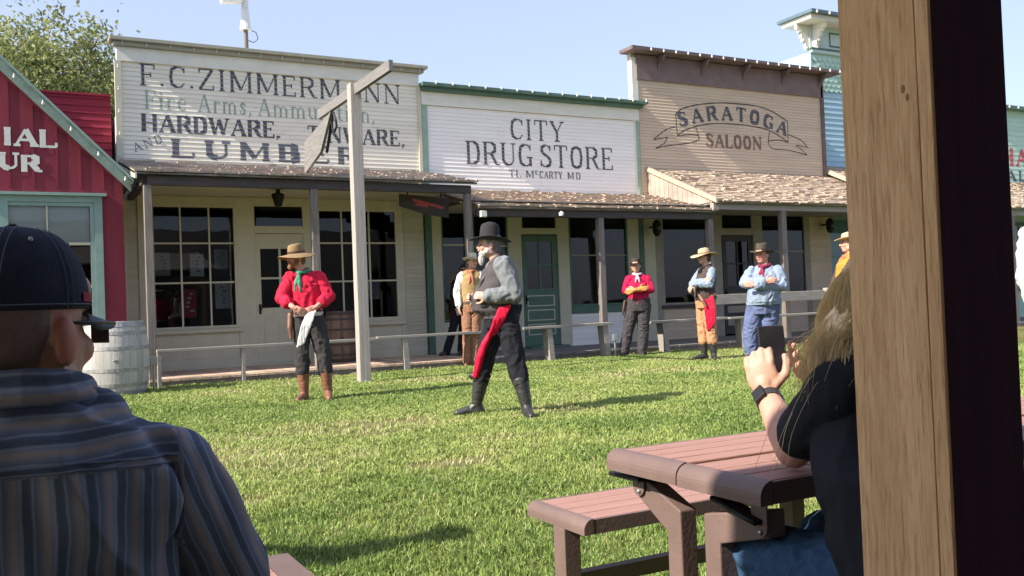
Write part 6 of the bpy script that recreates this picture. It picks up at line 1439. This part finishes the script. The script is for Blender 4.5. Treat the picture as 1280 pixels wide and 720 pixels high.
for i in range(4800):
    a = rr.uniform(-2.4, 2.4)+math.pi/2; el_ = rr.uniform(-.15, 1.3)
    sx = .088*math.cos(el_)*math.cos(a); sy = .1*math.cos(el_)*math.sin(a)+.02; sz = .092*math.sin(el_)+.035
    if sy < -.05 and sz < .06: continue
    p0 = Fw(sx*1.04, sy*1.04, sz*1.04+.003); p1 = Fw(sx*1.22+(.012 if sx > 0 else -.0), sy*1.14, sz-.05)
    left = sx > -.015
    if left:
        j = V3((rr.gauss(0, .030), rr.gauss(0, .026), rr.gauss(0, .008)))
        if rr.random() < .002:
            P = [p0, p1, W2(1.53, 1.395, .87)+j, W2(1.425, 1.365, .83)+j, W2(1.385, 1.39, .74)+j*1.2, W2(1.405, 1.44, .665)+j*1.3, W2(1.43, 1.50, .625+rr.uniform(-.02, .06))+j*1.2]
        else:
            e = rr.uniform(.80, .845); P = [p0, p1, W2(1.55, 1.405, .895)+j, W2(1.510, 1.385, .865)+j, W2(1.475+rr.uniform(-.035, .04), 1.37, e-.02)+j]
    else:
        j = V3((rr.gauss(0, .02), rr.gauss(0, .015), rr.gauss(0, .02))); P = [p0, p1, W2(1.70, 1.40, .90)+j, W2(1.70, 1.345, .84)+j, W2(1.69, 1.32, .80+rr.uniform(-.02, .02))+j]
    pts = cr_([V3(p) for p in P], 4); t_ = rr.uniform(.85, 1.1); n = len(pts); wv = rr.uniform(.0004, .0008)
    w_ph = rr.uniform(0, 6)
    pts = [p+V3((math.sin(k*.9+w_ph), math.cos(k*.7+w_ph), 0))*.0025*(k/n) for k, p in enumerate(pts)]
    mbh.tube(pts, [wv*(1 if k < n-3 else .5) for k in range(n)], 3, (t_, t_*.97, t_*rr.uniform(.85, 1.0)), cap=False)
mbh.build('hair_strands', HB, wt, smooth=True, local=True)
# phone
ph = thing('phone', (1.70, 1.765, .80), 'black mobile phone held up upright by the blonde woman', 'phone')
nv = V3((-.42, -.86, .2)).normalized(); xv = V3((0, 0, 1)).cross(nv).normalized(); zv = nv.cross(xv); pc = V3((1.702, 1.768, .858))
MB().obox(pc, xv*.0345, nv*.0045, zv*.069).build('case', M['black'], ph, bevel=.004)
MB().obox(pc+nv*.0048, xv*.0318, nv*.0004, zv*.065).build('screen', mat('phone_screen', (.012, .013, .016), .12, .1, 3, spec=.6), ph)
MB().obox(pc-xv*.0352, xv*.001, nv*.003, zv*.012).build('side_button', M['steel'], ph)

# ---- spectator standing just outside the left edge; only the shadow reaches the picture
t, J, F_, Rh = person('spectator in dark clothes standing just outside the left edge, shadow on the grass', (-.42, 3.9, -.09), 0,
 dict(hc=(0, .0, 1.66), hyaw=150, neck=(0, -.0, 1.51), sR=(.18, -.0, 1.42), sL=(-.18, -.0, 1.42), eR=(.23, .02, 1.14), eL=(-.23, .02, 1.14), wR=(.10, .2, 1.08), wL=(-.10, .2, 1.08), waist=(0, -.0, 1.06), hyawt=R(180), hR=(.09, .0, .92), hL=(-.09, .0, .92), kR=(.1, .0, .50), kL=(-.1, .0, .50), aR=(.1, .0, .09), aL=(-.1, .0, .09), tR=(.12, .17, 0), tL=(-.12, .17, 0)),
 dict(g=dict(), shirt=C['blackw'], pants=C['blujean'], pant_end=.97, boots=C['bootblk'], boot_top=.97, hair=C['hair_br']), 'spectators')
